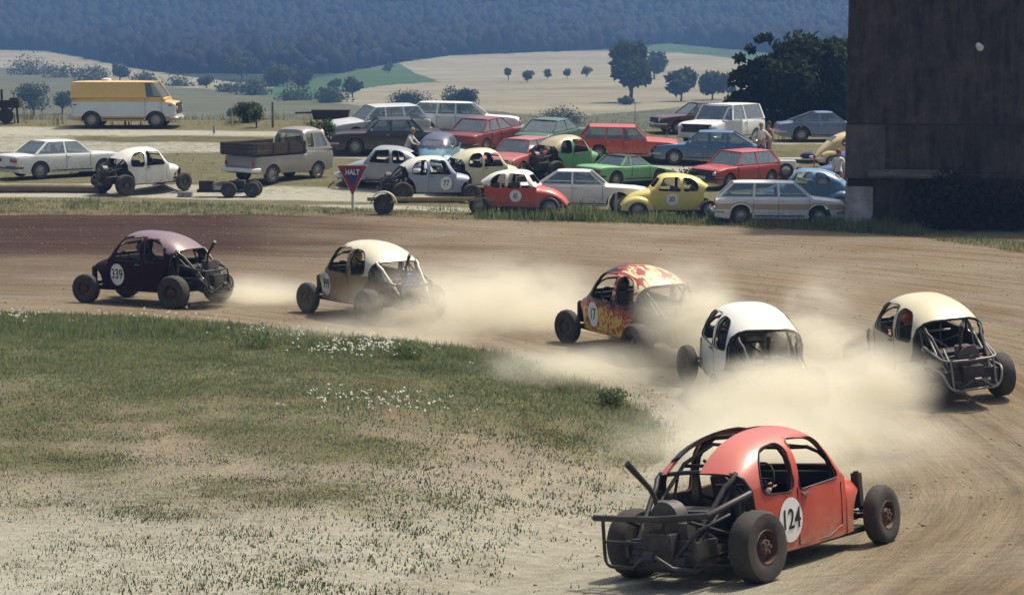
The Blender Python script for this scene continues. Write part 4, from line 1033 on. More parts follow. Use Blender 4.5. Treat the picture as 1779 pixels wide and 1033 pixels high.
# ------------------------------------------------------------------ stripped racing beetles
def flame_mat_old(name, base=0):
    m, n, l, b = newmat(name); tc = n.new('ShaderNodeTexCoord').outputs['Object']
    mp = n.new('ShaderNodeMapping'); l.new(tc, mp.inputs[0]); mp.inputs['Scale'].default_value = (3.0, 1.2, 7.0) if base else (2.2, 5.5, 2.2)
    nn = n.new('ShaderNodeTexNoise'); nn.inputs['Scale'].default_value = 1.25; nn.inputs['Detail'].default_value = 2.5; nn.inputs['Distortion'].default_value = 1.6; l.new(mp.outputs[0], nn.inputs['Vector'])
    sp = n.new('ShaderNodeSeparateXYZ'); l.new(tc, sp.inputs[0])
    if base:   # flank: flames licking up from the sill, black round the windows
        z = math_n(n, l, 'MULTIPLY', math_n(n, l, 'SUBTRACT', sp.outputs[2], .80), -1.0)
        v = math_n(n, l, 'ADD', nn.outputs[0], z)
    else:      # roof: flames running back over a pale crown
        v = math_n(n, l, 'ADD', nn.outputs[0], math_n(n, l, 'MULTIPLY', math_n(n, l, 'SUBTRACT', .22, sp.outputs[0]), .42))
    c = ramp(n, l, v, [(0, (.012, .012, .018)), (.46, (.30, .018, .022)), (.55, (.62, .16, .02)), (.58, (.75, .47, .07) if base else (.74, .56, .17))], 'CONSTANT')
    f = noise_n(n, l, 2, 5, tc, .6)
    l.new(mix(n, l, math_n(n, l, 'MULTIPLY', ramp(n, l, f, [(.4, 0.), (.75, 1.)]), .22), c, DUSTC), b.inputs['Base Color']); b.inputs['Roughness'].default_value = .4
    return m
def flame_mat(name, base=0):
    m, n, l, b = newmat(name); tc = n.new('ShaderNodeTexCoord').outputs['Object']
    def nz(sc, scale, dist):
        mp = n.new('ShaderNodeMapping'); l.new(tc, mp.inputs[0]); mp.inputs['Scale'].default_value = sc
        nn = n.new('ShaderNodeTexNoise'); nn.inputs['Scale'].default_value = scale; nn.inputs['Detail'].default_value = 1.5; nn.inputs['Distortion'].default_value = dist; l.new(mp.outputs[0], nn.inputs['Vector']); return nn.outputs[0]
    sp = n.new('ShaderNodeSeparateXYZ'); l.new(tc, sp.inputs[0]); x, z = sp.outputs[0], sp.outputs[2]
    if base:
        w = nz((2.2, 1, 3.2), 2.2, 1.2); g_ = math_n(n, l, 'MULTIPLY', math_n(n, l, 'SUBTRACT', .80, z), 1.5); st = nz((2.6, 1, 1.3), 2.6, 1.8)
    else:
        w = nz((1.2, 3.0, 1.2), 2.0, 1.0); g_ = math_n(n, l, 'MULTIPLY', math_n(n, l, 'SUBTRACT', .02, x), .9); st = nz((1.1, 5.0, 1.0), 1.7, 1.5)
    v = math_n(n, l, 'ADD', w, g_)
    c = ramp(n, l, v, [(0, (.010, .010, .016)), (.42, (.33, .02, .03)), (.60, (.62, .17, .02)), (.64, (.72, .45, .07) if base else (.78, .66, .34))], 'CONSTANT')
    red = math_n(n, l, 'MULTIPLY', ramp(n, l, st, [(0, 0.), (.515, 1.)], 'CONSTANT'), ramp(n, l, v, [(0, 0.), (.62, 1.)], 'CONSTANT'))
    c = mix(n, l, red, c, (.36, .03, .04) if not base else (.40, .06, .03))
    f = noise_n(n, l, 2, 5, tc, .6)
    l.new(mix(n, l, math_n(n, l, 'MULTIPLY', ramp(n, l, f, [(.4, 0.), (.75, 1.)]), .22), c, DUSTC), b.inputs['Base Color']); b.inputs['Roughness'].default_value = .4
    return m
def engine(t, blue=None):
    m = MB(); m.box((-1.62, 0, .52), (.42, .36, .30)); m.box((-1.50, 0, .42), (.5, .9, .16)); m.box((-1.25, .0, .80), (.35, .8, .10)); m.lathe([(-.32, .001), (-.32, .09), (.32, .09), (.32, .001)], 12, c=(-1.74, 0, .36)); m.box((-1.30, 0, .46), (.35, .26, .26)); m.ball((-1.05, 0, .42), (.18, .14, .16))
    for s in (-1, 1):
        for k in range(5): m.box((-1.72 + k * .07, s * .30, .50), (.03, .26, .20))
        m.box((-1.60, s * .44, .50), (.36, .05, .18))
    e = part('engine', m, surf('engine_metal', (.030, .030, .033), .6, .3, .5, 12, .15), t, 30, bevel=.012)
    m = MB(); m.lathe([(-1.68, .001), (-1.68, .18), (-1.50, .18), (-1.50, .001)], 20, axis='x', c=(0, 0, .80)); m.box((-1.60, 0, .68), (.14, .56, .16)); part('fan_housing', m, blue or surf('fan_shroud', (.03, .035, .045), .5, .2, .2, 8, .3), e, 40)
    m = MB()
    for y, z, r in ((0, .78, .06), (0, .50, .085), (.16, .66, .04)):
        m = MB(); m.lathe([(-1.78, .001), (-1.78, r), (-1.74, r), (-1.74, .001)], 18, axis='x', c=(0, y, z)); part('pulley', m, DGREY, e, 40)
    m = MB(); m.box((-1.55, .12, .86), (.12, .10, .12)); m.lathe([(.90, .001), (.90, .08), (.97, .08), (.975, .001)], 16, axis='z', c=(-1.55, .12, 0)); part('carburettor', m, DGREY, e)
    m = MB()
    for s in (-1, 1): m.tube([(-1.5, s * .42, .38), (-1.74, s * .40, .30), (-1.92, s * .25, .34), (-1.96, s * .06, .46)], .026, 8)
    m.tube([(-1.96, .06, .46), (-1.96, -.06, .46)], .05, 10); part('exhaust_headers', m, STEEL, e, 60)
def racer(label, mw, low, roof, num, kind='baja', side=1, drv=None, rims=None, seedcol=None, stinger=1, tube=None, lowmat=None, roofmat=None, bar='loop', steer=.12, roof_z=None, num_x=.35, dust=.3, inner=None, cage=None, blue=None, hoop=None, raise_=.04):
    P = lowmat or paint(*low, dust=dust); RP = roofmat or paint(*roof, dust=dust * .8); TB = tube or STEEL
    t = thing('racing_beetle', label, 'racing car', mw, 'stripped racing beetles on the dirt track')
    link('shell', finish_shell(shell_variant(kind), [P, inner or DARK, RP], roof_z or (lambda x: 1.40 if x > -.15 else max(1.0, 1.40 - (-.15 - x) * .62))), t)
    part('floor_pan', MB().box((.05, 0, .29), (2.3, 1.1, .07)).box((.85, 0, .45), (.5, .5, .3)), UNDER, t, bevel=.02)
    # window surrounds
    for s in (-1, 1):
        for nm, poly in (('door_window_frame', DOORW), ('quarter_window_frame', QUARW)):
            m = MB(); m.tube([(x, s * (b_y(x, z) + .002), z) for x, z in poly], .011, 5, closed=True); part(nm, m, BLACKP, t, 60)
        m = MB(); m.tube([(.60, s * (b_y(.6, .9) + .004), .88), (.60, s * (b_y(.6, .45) + .004), .42), (.30, s * (b_y(.3, .35) + .004), .34), (-.27, s * (b_y(-.27, .35) + .004), .34), (-.27, s * (b_y(-.27, .9) + .004), .93)], .006, 4); part('door_seam', m, BLACKP, t)
        part('door_handle', MB().box((-.16, s * (b_y(-.16, .86) + .02), .86), (.12, .03, .025)), GREYM, t)
    m = MB(); m.tube([(.68 - (z - 1.04) * .95 + .0, y, z) for y, z in FRONTW], .012, 5, closed=True); part('windshield_frame', m, BLACKP, t)
    if kind == 'baja_sunroof':
        m = MB(); V = []
        for x in np.linspace(-.95, .28, 9):
            for y in (.30, .36, .42): V.append((x, y, .9 + (b_zt(x) - .9) * (1 - (y / b_w(x)) ** 2.5) ** (1 / 3) + .018))
        V += [(a, b, c_ - .02) for a, b, c_ in V]
        fs = [(i * 3 + k, i * 3 + k + 1, i * 3 + k + 4, i * 3 + k + 3) for i in range(8) for k in range(2)]
        m.add(V, fs + [tuple(q + 27 for q in f)[::-1] for f in fs] + [(i * 3 + e, i * 3 + 3 + e, i * 3 + 30 + e, i * 3 + 27 + e) for i in range(8) for e in (0, 2)]); part('sunroof_flap', m, BLACKP, t, 40)
    # roll cage
    c = MB()
    for x, top in ((-.28, 1.43), (.52, 1.14)):
        zt_ = b_zt(x); hp = [(x, .57, .32), (x, .58, .85)] + [(x, b_y(x, .9 + (zt_ - .9) * f) * .90, .9 + (zt_ - .9) * f * .95) for f in (.35, .6, .8, .93)]
        hp = hp + [(x, 0, zt_ - .05)] + [(a, -b, c_) for a, b, c_ in hp[::-1]]
        c.tube(hp, .021, 7)
    for s in (-1, 1):
        c.tube([(-.28, s * .36, 1.36), (-.75, s * .40, 1.22), (-1.30, s * .42, .82), (-1.68, s * .40, .56)], .021, 7)
        c.tube([(-.28, s * .36, 1.36), (.40, s * .36, 1.25)], .019, 6)
        c.tube([(-.28, s * .56, .85), (.55, s * .56, .55)], .019, 6)
        c.tube([(-.28, s * .56, .42), (-1.1, s * .46, .42), (-1.75, s * .40, .40)], .024, 7)
        c.tube([(-.80, s * .46, 1.12), (-1.1, s * .46, .42)], .017, 6)
    c.tube([(-.28, .5, 1.2), (-.28, -.5, .5)], .017, 6); c.tube([(-.75, .4, 1.20), (-.75, -.4, 1.20)], .019, 6); c.tube([(-.28, .36, .95), (-.28, -.36, .95)], .019, 6)
    part('roll_cage', c, cage or TB, t, 60)
    # ribs that keep the outline of the cut-away tail
    c = MB()
    for s in (-1, 1):
        c.tube([(x, s * max(.06, b_y(x, b_zt(x) - .10) * .96), b_zt(x) - .095) for x in np.linspace(-1.05, -1.66, 9)] + [(-1.72, s * .40, .56)], .030, 7)
    c.tube([(-1.46, y, b_zt(-1.46) - .155 + .03 * (1 - (y / .4) ** 2)) for y in np.linspace(-.44, .44, 7)], .018, 7)
    part('tail_hoop', c, hoop or STEEL, t, 60)
    # arched rim of the opening
    c = MB(); pts = []
    for x, z in [(-.962, .5), (-.98, .8), (-.995, .98), (-1.04, 1.10)]: pts.append((x, b_y(x, z), z))
    pts += [(-1.075, b_y(-1.075, 1.15), 1.15), (-1.09, .16, 1.175), (-1.092, 0, 1.18)]; pts += [(x, -y, z) for x, y, z in pts[-2::-1]]
    if kind == 'baja_wide':
        pts = [(x, b_y(x, z), z) for x, z in [(-.902, .45), (-.915, .8), (-.925, 1.0), (-.945, 1.14), (-.975, 1.22)]] + [(-1.0, b_y(-1.0, 1.255), 1.255), (-1.02, 0, 1.262)]; pts += [(x, -y, z) for x, y, z in pts[-2::-1]]
    c.tube(pts, .022, 7); part('opening_rim', c, BLACKP, t, 60)
    engine(t, blue)
    if stinger:
        m = MB(); m.tube([(-1.60, .10 * stinger, .60), (-1.62, .14 * stinger, 1.0), (-1.66, .17 * stinger, 1.10), (-1.90, .24 * stinger, 1.36)], [.024, .025, .027, .036], 10); part('exhaust_stinger', m, BLACKP, t, 60)
    # rear protection bars
    m = MB()
    if bar == 'beam':
        m.tube([(-1.78, .84, .82), (-1.82, 0, .82), (-1.76, -.62, .86), (-1.10, -.68, .98)], .034, 8)
        m.tube(rnd3([(-1.79, .72, .80), (-1.81, .72, .32), (-1.81, -.12, .32), (-1.79, -.12, .80)], .12), .020, 7)
        m.tube([(-1.80, .72, .58), (-1.80, -.12, .56)], .016, 7); m.tube([(-1.80, -.14, .38), (-1.70, -.45, .70), (-1.30, -.55, .80)], .020, 7)
        for s in (-1, 1): m.tube([(-1.8, s * .40, .80), (-1.1, s * .46, .55)], .022, 7)
        m.tube([(-1.8, .3, .32), (-1.1, .35, .40)], .020, 7)
    else:
        m.tube(rnd3([(-1.1, .58, .60), (-1.78, .54, .60), (-1.88, .44, .30), (-1.88, -.44, .30), (-1.78, -.54, .60), (-1.1, -.58, .60)], .14), .022, 8)
        m.tube(rnd3([(-1.1, .54, .90), (-1.72, .48, .76), (-1.78, 0, .76), (-1.72, -.48, .76), (-1.1, -.54, .90)], .14), .021, 8)
        for y in (-.38, .38): m.tube([(-1.76, y, .76), (-1.88, y, .30)], .018, 7)
        m.tube([(-1.74, .40, .76), (-1.5, .38, .92)], .018, 7); m.tube([(-1.74, -.40, .76), (-1.5, -.38, .92)], .018, 7)
    part('rear_guard', m, TB, t, 60)
    # axles, arms, shock towers
    m = MB()
    for z in (.30, .42): m.tube([(1.22, -.40, z), (1.22, .40, z)], .04, 10)
    for s in (-1, 1):
        m.tube([(1.22, s * .40, .30), (1.28, s * .56, .31), (1.25, s * .64, .33)], .028, 7); m.tube([(1.22, s * .40, .42), (1.28, s * .56, .40), (1.25, s * .64, .36)], .028, 7)
        m.tube([(1.25, s * .46, .34), (1.22, s * .44, .80)], .032, 9); m.box((1.22, s * .44, .60), (.07, .10, .36))
    m.tube([(1.18, -.6, .36), (1.18, .6, .36)], .012, 6); part('front_axle', m, UNDER, t, 50)
    m = MB()
    for s in (-1, 1):
        m.tube([(-1.2, s * .12, .40), (-1.2, s * .66, .36)], .035, 9); m.box((-1.0, s * .56, .38), (.50, .04, .10)); m.tube([(-1.15, s * .58, .36), (-1.10, s * .50, .90)], .034, 9)
        m.lathe([(-.06, .001), (-.06, .13), (.06, .13), (.06, .001)], 16, c=(-1.2, s * .56, .36))
    part('rear_axle', m, UNDER, t, 50)
    m = MB(); m.box((.95, 0, .60), (.42, .60, .26)); m.lathe([(-.3, .001), (-.3, .13), (.3, .13), (.3, .001)], 16, c=(.98, 0, .72)); part('fuel_tank', m, UNDER, t, 40)
    RAISE = raise_
    for o in t.children:
        if o.name.split('.')[0] not in ('front_axle', 'rear_axle'): o.location.z += RAISE
    wheels(t, 2.4, 1.42, 1.58, .315, .18, rims or RIMD, 'fat', .355, .27, steer, xf=1.25)
    have = set(t.children)
    m = MB(); m.box((-.06, .30, .72), (.12, .44, .66), 0, Matrix.Rotation(-.22, 3, 'Y')); m.box((.14, .30, .45), (.44, .44, .12)); part('seat', m, SEAT, t, 40, bevel=.03)
    m = MB(); m.tube([(.47 + .06 * sin(a), .30 + .17 * cos(a), .92 + .16 * sin(a)) for a in np.linspace(0, 2 * pi, 15)[:-1]], .013, 6, closed=True); m.tube([(.47, .30, .92), (.75, .30, .72)], .016, 6); m.tube([(.47, .14, .92), (.47, .46, .92)], .012, 5); part('steering_wheel', m, DARK, t)
    part('dashboard', MB().box((.68, 0, .92), (.14, 1.05, .14)), DARK, t, bevel=.02)
    for s in ((-1, 1) if num is not None else ()): roundel(t, num, num_x, .62, s, .20, .235, .30, .008, .74)
    bpy.context.view_layer.update()
    for o in t.children:
        if o not in have: o.location.z += RAISE
    def stretch(o):
        if o.name.split('.')[0] in ('wheel', 'rim', 'front_axle', 'rear_axle', 'engine'): return
        co = np.empty(len(o.data.vertices) * 3); o.data.vertices.foreach_get('co', co); co = co.reshape(-1, 3)
        co[:, 2] = np.where(co[:, 2] > .9, .9 + (co[:, 2] - .9) * 1.09, co[:, 2]); o.data.vertices.foreach_set('co', co.ravel()); o.data.update()
        for c_ in o.children: stretch(c_)
    for o in t.children: stretch(o)
    if drv:
        lab, sh, hc = drv; bpy.context.view_layer.update()
        p = person(lab, (0, 0, 0), 0, sh, (.05, .07, .14), 'sit', 'helmet', hc, h=1.62, group='drivers of the racing beetles'); p.matrix_world = mw @ Matrix.Translation((-.02, .30, .52 + raise_))
    return t
def rnd3(pts, r, n=4):
    out = [Vector(pts[0])]
    for i in range(1, len(pts) - 1):
        p, a, b = Vector(pts[i]), Vector(pts[i - 1]), Vector(pts[i + 1]); da, db = a - p, b - p; rr = min(r, da.length * .45, db.length * .45)
        A, B = p + da.normalized() * rr, p + db.normalized() * rr
        for k in range(n + 1): q = k / n; out.append(A * (1 - q) ** 2 + p * 2 * q * (1 - q) + B * q * q)
    return out + [Vector(pts[-1])]
# ------------------------------------------------------------------ the six racers
RED = ('coral_red', (.52, .055, .032)); CREAM = ('cream', (.66, .62, .47)); WHITE = ('white', (.74, .75, .70))
racer('red racing beetle with number 124 and an open black sunroof, closest to the camera', stand(1330, 974, 48, 2.5, 1.5, roll=0), RED, ('coral_red_sunlit', (.56, .13, .10)), '124', 'baja_sunroof', drv=('driver in dark overalls inside the red racing beetle 124', (.03, .05, .08), ('helmet_red', (.45, .05, .03))), bar='beam', stinger=1, num_x=-.42, raise_=-.11,  rims=surf('red_rim', (.055, .013, .010), .6, .1, .3, 9, .3), dust=.18)  # roof slot: paler copy of the body red, sunlight put into the colour
racer('maroon racing beetle with silver roof and number 339, leading at the far left', stand(264, 526, 152, 2.5, 1.5), ('maroon', (.022, .004, .009)), ('silver_roof', (.20, .14, .155)), '339', 'baja', lowmat=surf('maroon_matt', (.024, .003, .009), .6, spec=.15), drv=('driver in dark clothes inside the maroon racing beetle', (.04, .04, .06), ('helmet_dark', (.03, .03, .03))), num_x=.42, rims=surf('red_rim', (.055, .013, .010)), dust=.006, stinger=1, roof_z=lambda x: 1.395 if x > -.30 else (1.37 if x > -.62 else 1.22 if x > -.85 else 1.10), hoop=paint('maroon', (.022, .004, .009)))
racer('cream and olive brown racing beetle with number 999, running second', stand(640, 548, 127, 2.5, 1.5), ('tan_brown', (.25, .15, .045)), CREAM, '999', 'baja', drv=('driver with yellow helmet inside the cream and brown racing beetle', (.04, .06, .20), ('helmet_yellow', (.60, .40, .06))), roof_z=lambda x: 1.42 if x > .05 else (1.36 if x > -.3 else .92), num_x=.62, rims=surf('red_rim', (.055, .013, .010)), blue=surf('blue_shroud', (.06, .12, .32), .5), hoop=paint('cream', (.66, .62, .47)))
racer('racing beetle painted with yellow and red flames and number 17', stand(1104, 606, 121, 2.5, 1.5), CREAM, CREAM, '17', 'baja_wide', lowmat=flame_mat('flame_flank', 1), roofmat=flame_mat('flame_roof', 0), drv=('driver in dark clothes inside the flame painted racing beetle', (.05, .05, .06), ('helmet_dark', (.03, .03, .03))), num_x=.45, roof_z=lambda x: 1.30 if x > -.2 else 1.0)
racer('plain white racing beetle half hidden in the dust cloud', stand(1298, 690, 100, 2.5, 1.5), WHITE, WHITE, None, 'baja_wide', drv=('driver inside the white racing beetle in the dust', (.10, .10, .12), ('helmet_dark', (.03, .03, .03))), inner=surf('pale_lining', (.30, .30, .28)), dust=.25)
racer('dirty cream racing beetle without a number, at the outer edge of the bend', stand(1606, 668, 105, 2.5, 1.5, roll=-3), ('dusty_cream', (.50, .47, .36)), ('pale_cream', (.64, .59, .40)), None, 'baja_wide', drv=('driver inside the cream racing beetle at the outer edge', (.06, .05, .05), ('helmet_red', (.45, .05, .03))), tube=surf('grey_tube', (.20, .20, .20), .5, .3, .2, 8, .3), dust=.35)

# ------------------------------------------------------------------ parked cars, back to front
G1 = 'cars parked beside the track'
car('cargo_van', 'yellow and white cargo van parked alone on the upper dirt road', 'van', stand(222, 221, 0, 2.8, 1.7), ('van_white', (.62, .70, .70)), L=4.55, W=1.98, H=2.02, wb=2.79, belt=1.30, hood=1.16, trunk=1.30, xa=1.72, xb=1.28, xc=-2.18, xd=-2.24, split=(.95,), R=.36, nose=.62, tail=.62,
    roofcol=('van_yellow', (.72, .47, .13)), bands=[(.50, 2), (1.12, 0), (9, 3)], lowmat=paint('van_ochre', (.50, .26, .05)), panels=(1,), bumper=CHROME, dust=.12, under_sill=.30, wr=.22, arch=.09, lights='round', headz=.86, seats=True)
# its panels are yellow too
for o in bpy.data.objects['cargo_van'].children:
    if o.name.startswith(('side_panel', 'window_frame')): o.data.materials[0] = paint('van_yellow', (.72, .47, .13))
pr = part('rear_panel', MB().box((-2.23, 0, 1.65), (.03, 1.6, .66)), paint('van_yellow', (.72, .47, .13)), bpy.data.objects['cargo_van'])
rv = MB(); rv.lathe([(0, .22), (.08, .20), (.11, .001)], 14, axis='z', c=(-.9, .1, 2.02)); part('roof_vent', rv, WHITEP, bpy.data.objects['cargo_van'])
for sx_, sz_ in ((-2.1, 1.0), (2.02, .98)):
    for s in (-1, 1): part('side_marker_light', MB().box((sx_, s * (.975 if sx_ < 0 else .96), sz_), (.15, .02, .05)), REDL, bpy.data.objects['cargo_van'])
W2 = ('old_white', (.76, .79, .75))
car('estate_car', 'long white estate car in the top row facing right', 'car', stand(802, 236, -3, 2.9, 1.5), W2, L=5.0, W=1.78, H=1.46, wb=2.9, belt=.93, hood=.88, trunk=.93, xa=1.02, xb=.42, xc=-1.75, xd=-2.28, split=(-.20, -1.0), R=.33, group=G1)
car('estate_car', 'pale grey estate car behind the dark saloon under the small saplings', 'car', stand(655, 238, 205, 2.5, 1.4), ('pale_grey', (.50, .53, .52)), L=4.3, W=1.66, H=1.44, wb=2.5, xa=.85, xb=.30, xc=-1.6, xd=-1.95, split=(-.1, -.95), group=G1)
car('saloon_car', 'dark maroon saloon car with chrome trim below the top row, facing left', 'car', stand(672, 268, 188, 2.7, 1.5), ('near_black', (.022, .014, .022)), L=4.6, W=1.74, H=1.42, wb=2.7, belt=.90, hood=.86, trunk=.88, xa=.85, xb=.35, xc=-.95, xd=-1.40, split=(-.1, -.98), R=.32, group=G1, dust=.08)
car('saloon_car', 'dark red saloon car seen from behind with a white plate', 'car', stand(846, 261, 58, 2.6, 1.4), ('wine_red', (.20, .025, .03)), L=4.4, W=1.70, H=1.40, wb=2.6, split=(-.2, -.9), xc=-.9, xd=-1.5, R=.31, group=G1, bumper=surf('black_bumper', (.03, .03, .03), .6), tailc=.4, dust=.12)
car('saloon_car', 'dark green saloon car seen from behind with red lights', 'car', stand(962, 256, 62, 2.5, 1.4), ('bottle_green', (.035, .13, .09)), L=4.2, W=1.66, H=1.36, wb=2.45, split=(-.25,), xc=-.85, xd=-1.55, R=.30, group=G1, tailc=.4, dust=.15)
car('estate_car', 'bright red estate car in the middle of the upper row facing right', 'car', stand(1092, 280, -4, 2.5, 1.4), ('signal_red', (.50, .045, .03)), L=4.25, W=1.64, H=1.40, wb=2.45, belt=.86, hood=.80, trunk=.84, xa=.72, xb=.22, xc=-1.62, xd=-1.98, split=(-.22, -.95), R=.30, group=G1, bumper=surf('black_bumper', (.03, .03, .03), .6), dust=.14)
car('hatchback_car', 'dark maroon car with round lamps behind the white off-road wagon', 'car', stand(1210, 231, 197, 2.4, 1.4), ('dark_maroon', (.07, .015, .02)), L=4.1, W=1.62, H=1.42, wb=2.4, split=(-.2, -.85), xc=-1.0, xd=-1.45, group=G1, dust=.1)
suv = car('offroad_wagon', 'white boxy off-road wagon with its door open and a passenger inside', 'car', stand(1254, 253, 236, 2.7, 1.6), ('suv_white', (.78, .80, .78)), L=4.6, W=1.95, H=1.80, wb=2.7, belt=1.12, hood=1.06, trunk=1.1, xa=.75, xb=.42, xc=-2.0, xd=-2.15, split=(-.45,), R=.37, nose=.66, tail=.66, under_sill=.36, group=G1, headz=.84, arch=.09)
m = MB(); m.box((.15, 1.32, .78), (.98, .06, .70)); quadbar(m, (.60, 1.32, 1.12), (.32, 1.30, 1.66), (.03, 0, 0), (.03, 0, 0), (0, .04, 0)); quadbar(m, (-.30, 1.32, 1.12), (-.28, 1.30, 1.66), (.03, 0, 0), (.03, 0, 0), (0, .04, 0)); quadbar(m, (-.30, 1.30, 1.66), (.32, 1.30, 1.66), (0, 0, .025), (0, 0, .025), (0, .04, 0))
od = part('open_door', m, paint('suv_white', (.78, .80, .78)), suv); od.rotation_euler = (0, 0, -.55); od.location = (.35, .05, 0)
car('fastback_coupe', 'metallic blue fastback coupe parked by the dark trees next to the tower', 'car', stand(1437, 245, 2, 2.6, 1.4), ('metal_blue', (.13, .19, .33)), L=4.5, W=1.68, H=1.32, wb=2.55, belt=.88, trunk=.84, xa=.62, xb=.12, xc=-.62, xd=-1.62, split=(-.55,), R=.32, group=G1, arch=.09, dust=.14)
car('hatchback_car', 'blue five door hatchback facing left in front of the white off-road wagon', 'car', stand(1226, 286, 172, 2.5, 1.4), ('mid_blue', (.035, .13, .28)), L=4.2, W=1.64, H=1.38, wb=2.5, belt=.86, hood=.80, trunk=.84, xa=.78, xb=.26, xc=-1.10, xd=-1.90, split=(-.1, -.88), R=.30, lights='round', group=G1, dust=.14, rim=surf('pale_rim', (.5, .5, .5), .4, .3))
car('hatchback_car', 'small red hatchback with a rounded square tail, parked behind the yellow beetle', 'car', stand(1278, 326, 222, 2.4, 1.35), ('rally_red', (.42, .035, .03)), L=3.75, W=1.61, H=1.40, wb=2.4, belt=.86, hood=.82, trunk=.86, xa=.80, xb=.30, xc=-1.35, xd=-1.72, split=(-.40,), R=.29, group=G1, bumper=surf('black_bumper', (.03, .03, .03), .6), dust=.12)
car('sports_car', 'low light green wedge sports car with a black roof bar', 'car', stand(1086, 322, 38, 2.2, 1.35), ('lime_green', (.18, .46, .20)), L=3.85, W=1.58, H=1.17, wb=2.2, belt=.78, hood=.62, trunk=.80, xa=.62, xb=.10, xc=-.50, xd=-.85, split=(-.35,), R=.29, nose=.44, tail=.5, group=G1, vinyl=(.02, .02, .02), tailc=.35, bumper=surf('black_bumper', (.03, .03, .03), .6), dust=.12)
car('hatchback_car', 'faded pinkish red car facing the camera behind the green flowered beetle', 'car', stand(905, 303, 240, 2.4, 1.35), ('faded_red', (.42, .10, .09)), L=4.0, W=1.60, H=1.40, wb=2.4, xa=.78, xb=.28, xc=-1.2, xd=-1.65, split=(-.2, -.9), group=G1, lights='square', bumper=surf('black_bumper', (.03, .03, .03), .6))
car('saloon_car', 'white saloon car with rusty lower flank in the front row facing right', 'car', stand(1010, 366, -5, 2.6, 1.4), W2, L=4.6, W=1.70, H=1.42, wb=2.6, belt=.92, hood=.86, trunk=.90, xa=.80, xb=.28, xc=-.80, xd=-1.45, split=(-.28,), R=.32, group=G1, seats=False, dust=.10, arch=.1)
car('saloon_car', 'old white saloon car with dark rear panel at the left edge of the parking', 'car', stand(108, 306, 40, 2.6, 1.45), ('grey_white', (.74, .77, .74)), L=4.6, W=1.75, H=1.40, wb=2.65, belt=.90, hood=.88, trunk=.90, xa=.80, xb=.30, xc=-.95, xd=-1.50, split=(-.25,), R=.32, group=G1, tailc=.5, bumper=surf('dark_bumper_dirty', (.09, .085, .08), .6), dust=.2)
car('estate_car', 'white estate car with a tan side stripe, last of the front row beside the tower', 'car', stand(1354, 388, -6, 2.5, 1.45), ('estate_white', (.77, .80, .79)), L=4.2, W=1.64, H=1.40, wb=2.5, belt=.88, hood=.80, trunk=.86, xa=.98, xb=.42, xc=-1.50, xd=-1.98, split=(-.05, -.85), R=.30, group=G1, bands=[(.50, 0), (.68, 2), (9, 0)], lowmat=paint('tan_stripe', (.50, .37, .19)), dust=.15)
# pickup with drop sides
pk = thing('pickup_truck', 'old grey pickup truck with dark wooden drop-side bed and rounded cab', 'truck', stand(487, 312, 52, 2.4, 1.4), G1)
PG = paint('primer_grey', (.23, .235, .22), dust=.5)
m = body_loft(4.2, 1.70, [(-2.1, .80), (-2.05, 1.0), (.55, 1.0), (.62, 1.12), (1.85, 1.14), (2.0, 1.05), (2.1, .75)], .34, 2.4, .40); part('body', m, [PG, UNDER], pk)
m = MB(); rows = []
for x, z, w in ((.55, 1.12, .80), (.52, 1.5, .76), (.60, 1.80, .66), (.80, 1.92, .60), (1.30, 1.93, .60), (1.58, 1.86, .62), (1.78, 1.52, .72), (1.96, 1.12, .80)): pass
def cab():
    P = [(.52, 1.12), (.50, 1.72), (.58, 1.86), (.75, 1.93), (1.35, 1.94), (1.58, 1.86), (1.66, 1.74), (1.98, 1.12)]
    mm = MB(); ys = [-.82, -.78, -.66, -.4, 0, .4, .66, .78, .82]; out = []
    for y in ys:
        u = abs(y) / .82
        out.append([(x + (.0), y * (1 - .16 * (z - 1.12) / .8), z - .14 * u ** 6 * (z > 1.5)) for x, z in P])
    n = len(P); mm.v = [p for r in out for p in r]
    for i in range(len(ys) - 1):
        for k in range(n): a, b = i * n + k, i * n + (k + 1) % n; mm.f.append((a, b, b + n, a + n)); mm.m.append(0)
    mm.f += [tuple(range(n))[::-1], tuple((len(ys) - 1) * n + k for k in range(n))]; mm.m += [0, 0]
    me = mm.mesh('cab', [], 0)
    me = boolean(me, [MB().prism(rnd_poly([(.66, 1.20), (.66, 1.70), (1.02, 1.72), (1.02, 1.20)], .08), -2, 2), MB().prism(rnd_poly([(1.08, 1.20), (1.08, 1.72), (1.52, 1.72), (1.74, 1.22)], .08), -2, 2), MB().prism(rnd_poly([(-.62, 1.22), (-.55, 1.72), (.55, 1.72), (.62, 1.22)], .08), 0, 3, axis='x'), MB().box((1.15, 0, 1.5), (.95, 1.25, .62))])
    me.materials.clear(); me.materials.append(PG); me.polygons.foreach_set('use_smooth', [True] * len(me.polygons)); me.set_sharp_from_angle(angle=radians(32)); return me
link('cab', cab(), pk)
for s in (-1, 1): pane(pk, 'side_window', [(1.08, s * .79, 1.20), (1.08, s * .71, 1.72), (1.52, s * .71, 1.72), (1.74, s * .79, 1.22)], (0, s, .1), 0, .02)
pane(pk, 'rear_window', [(.51, -.62, 1.22), (.50, -.55, 1.72), (.50, .55, 1.72), (.51, .62, 1.22)], (-1, 0, 0), 0, .02); pane(pk, 'windshield', [(1.94, .62, 1.22), (1.68, .55, 1.72), (1.68, -.55, 1.72), (1.94, -.62, 1.22)], (1, 0, .5), 0, .02)
WOODD = surf('dark_planks', (.035, .018, .016), .85, 0, .4, 5, .12, .2, 20)
for k in range(3):
    z = 1.14 + k * .135
    for s in (-1, 1): part('board', MB().box((-.85, s * .86, z), (2.7, .03, .125)), WOODD, pk, 0)
    part('board', MB().box((-2.22, 0, z), (.03, 1.72, .125)), WOODD, pk, 0)
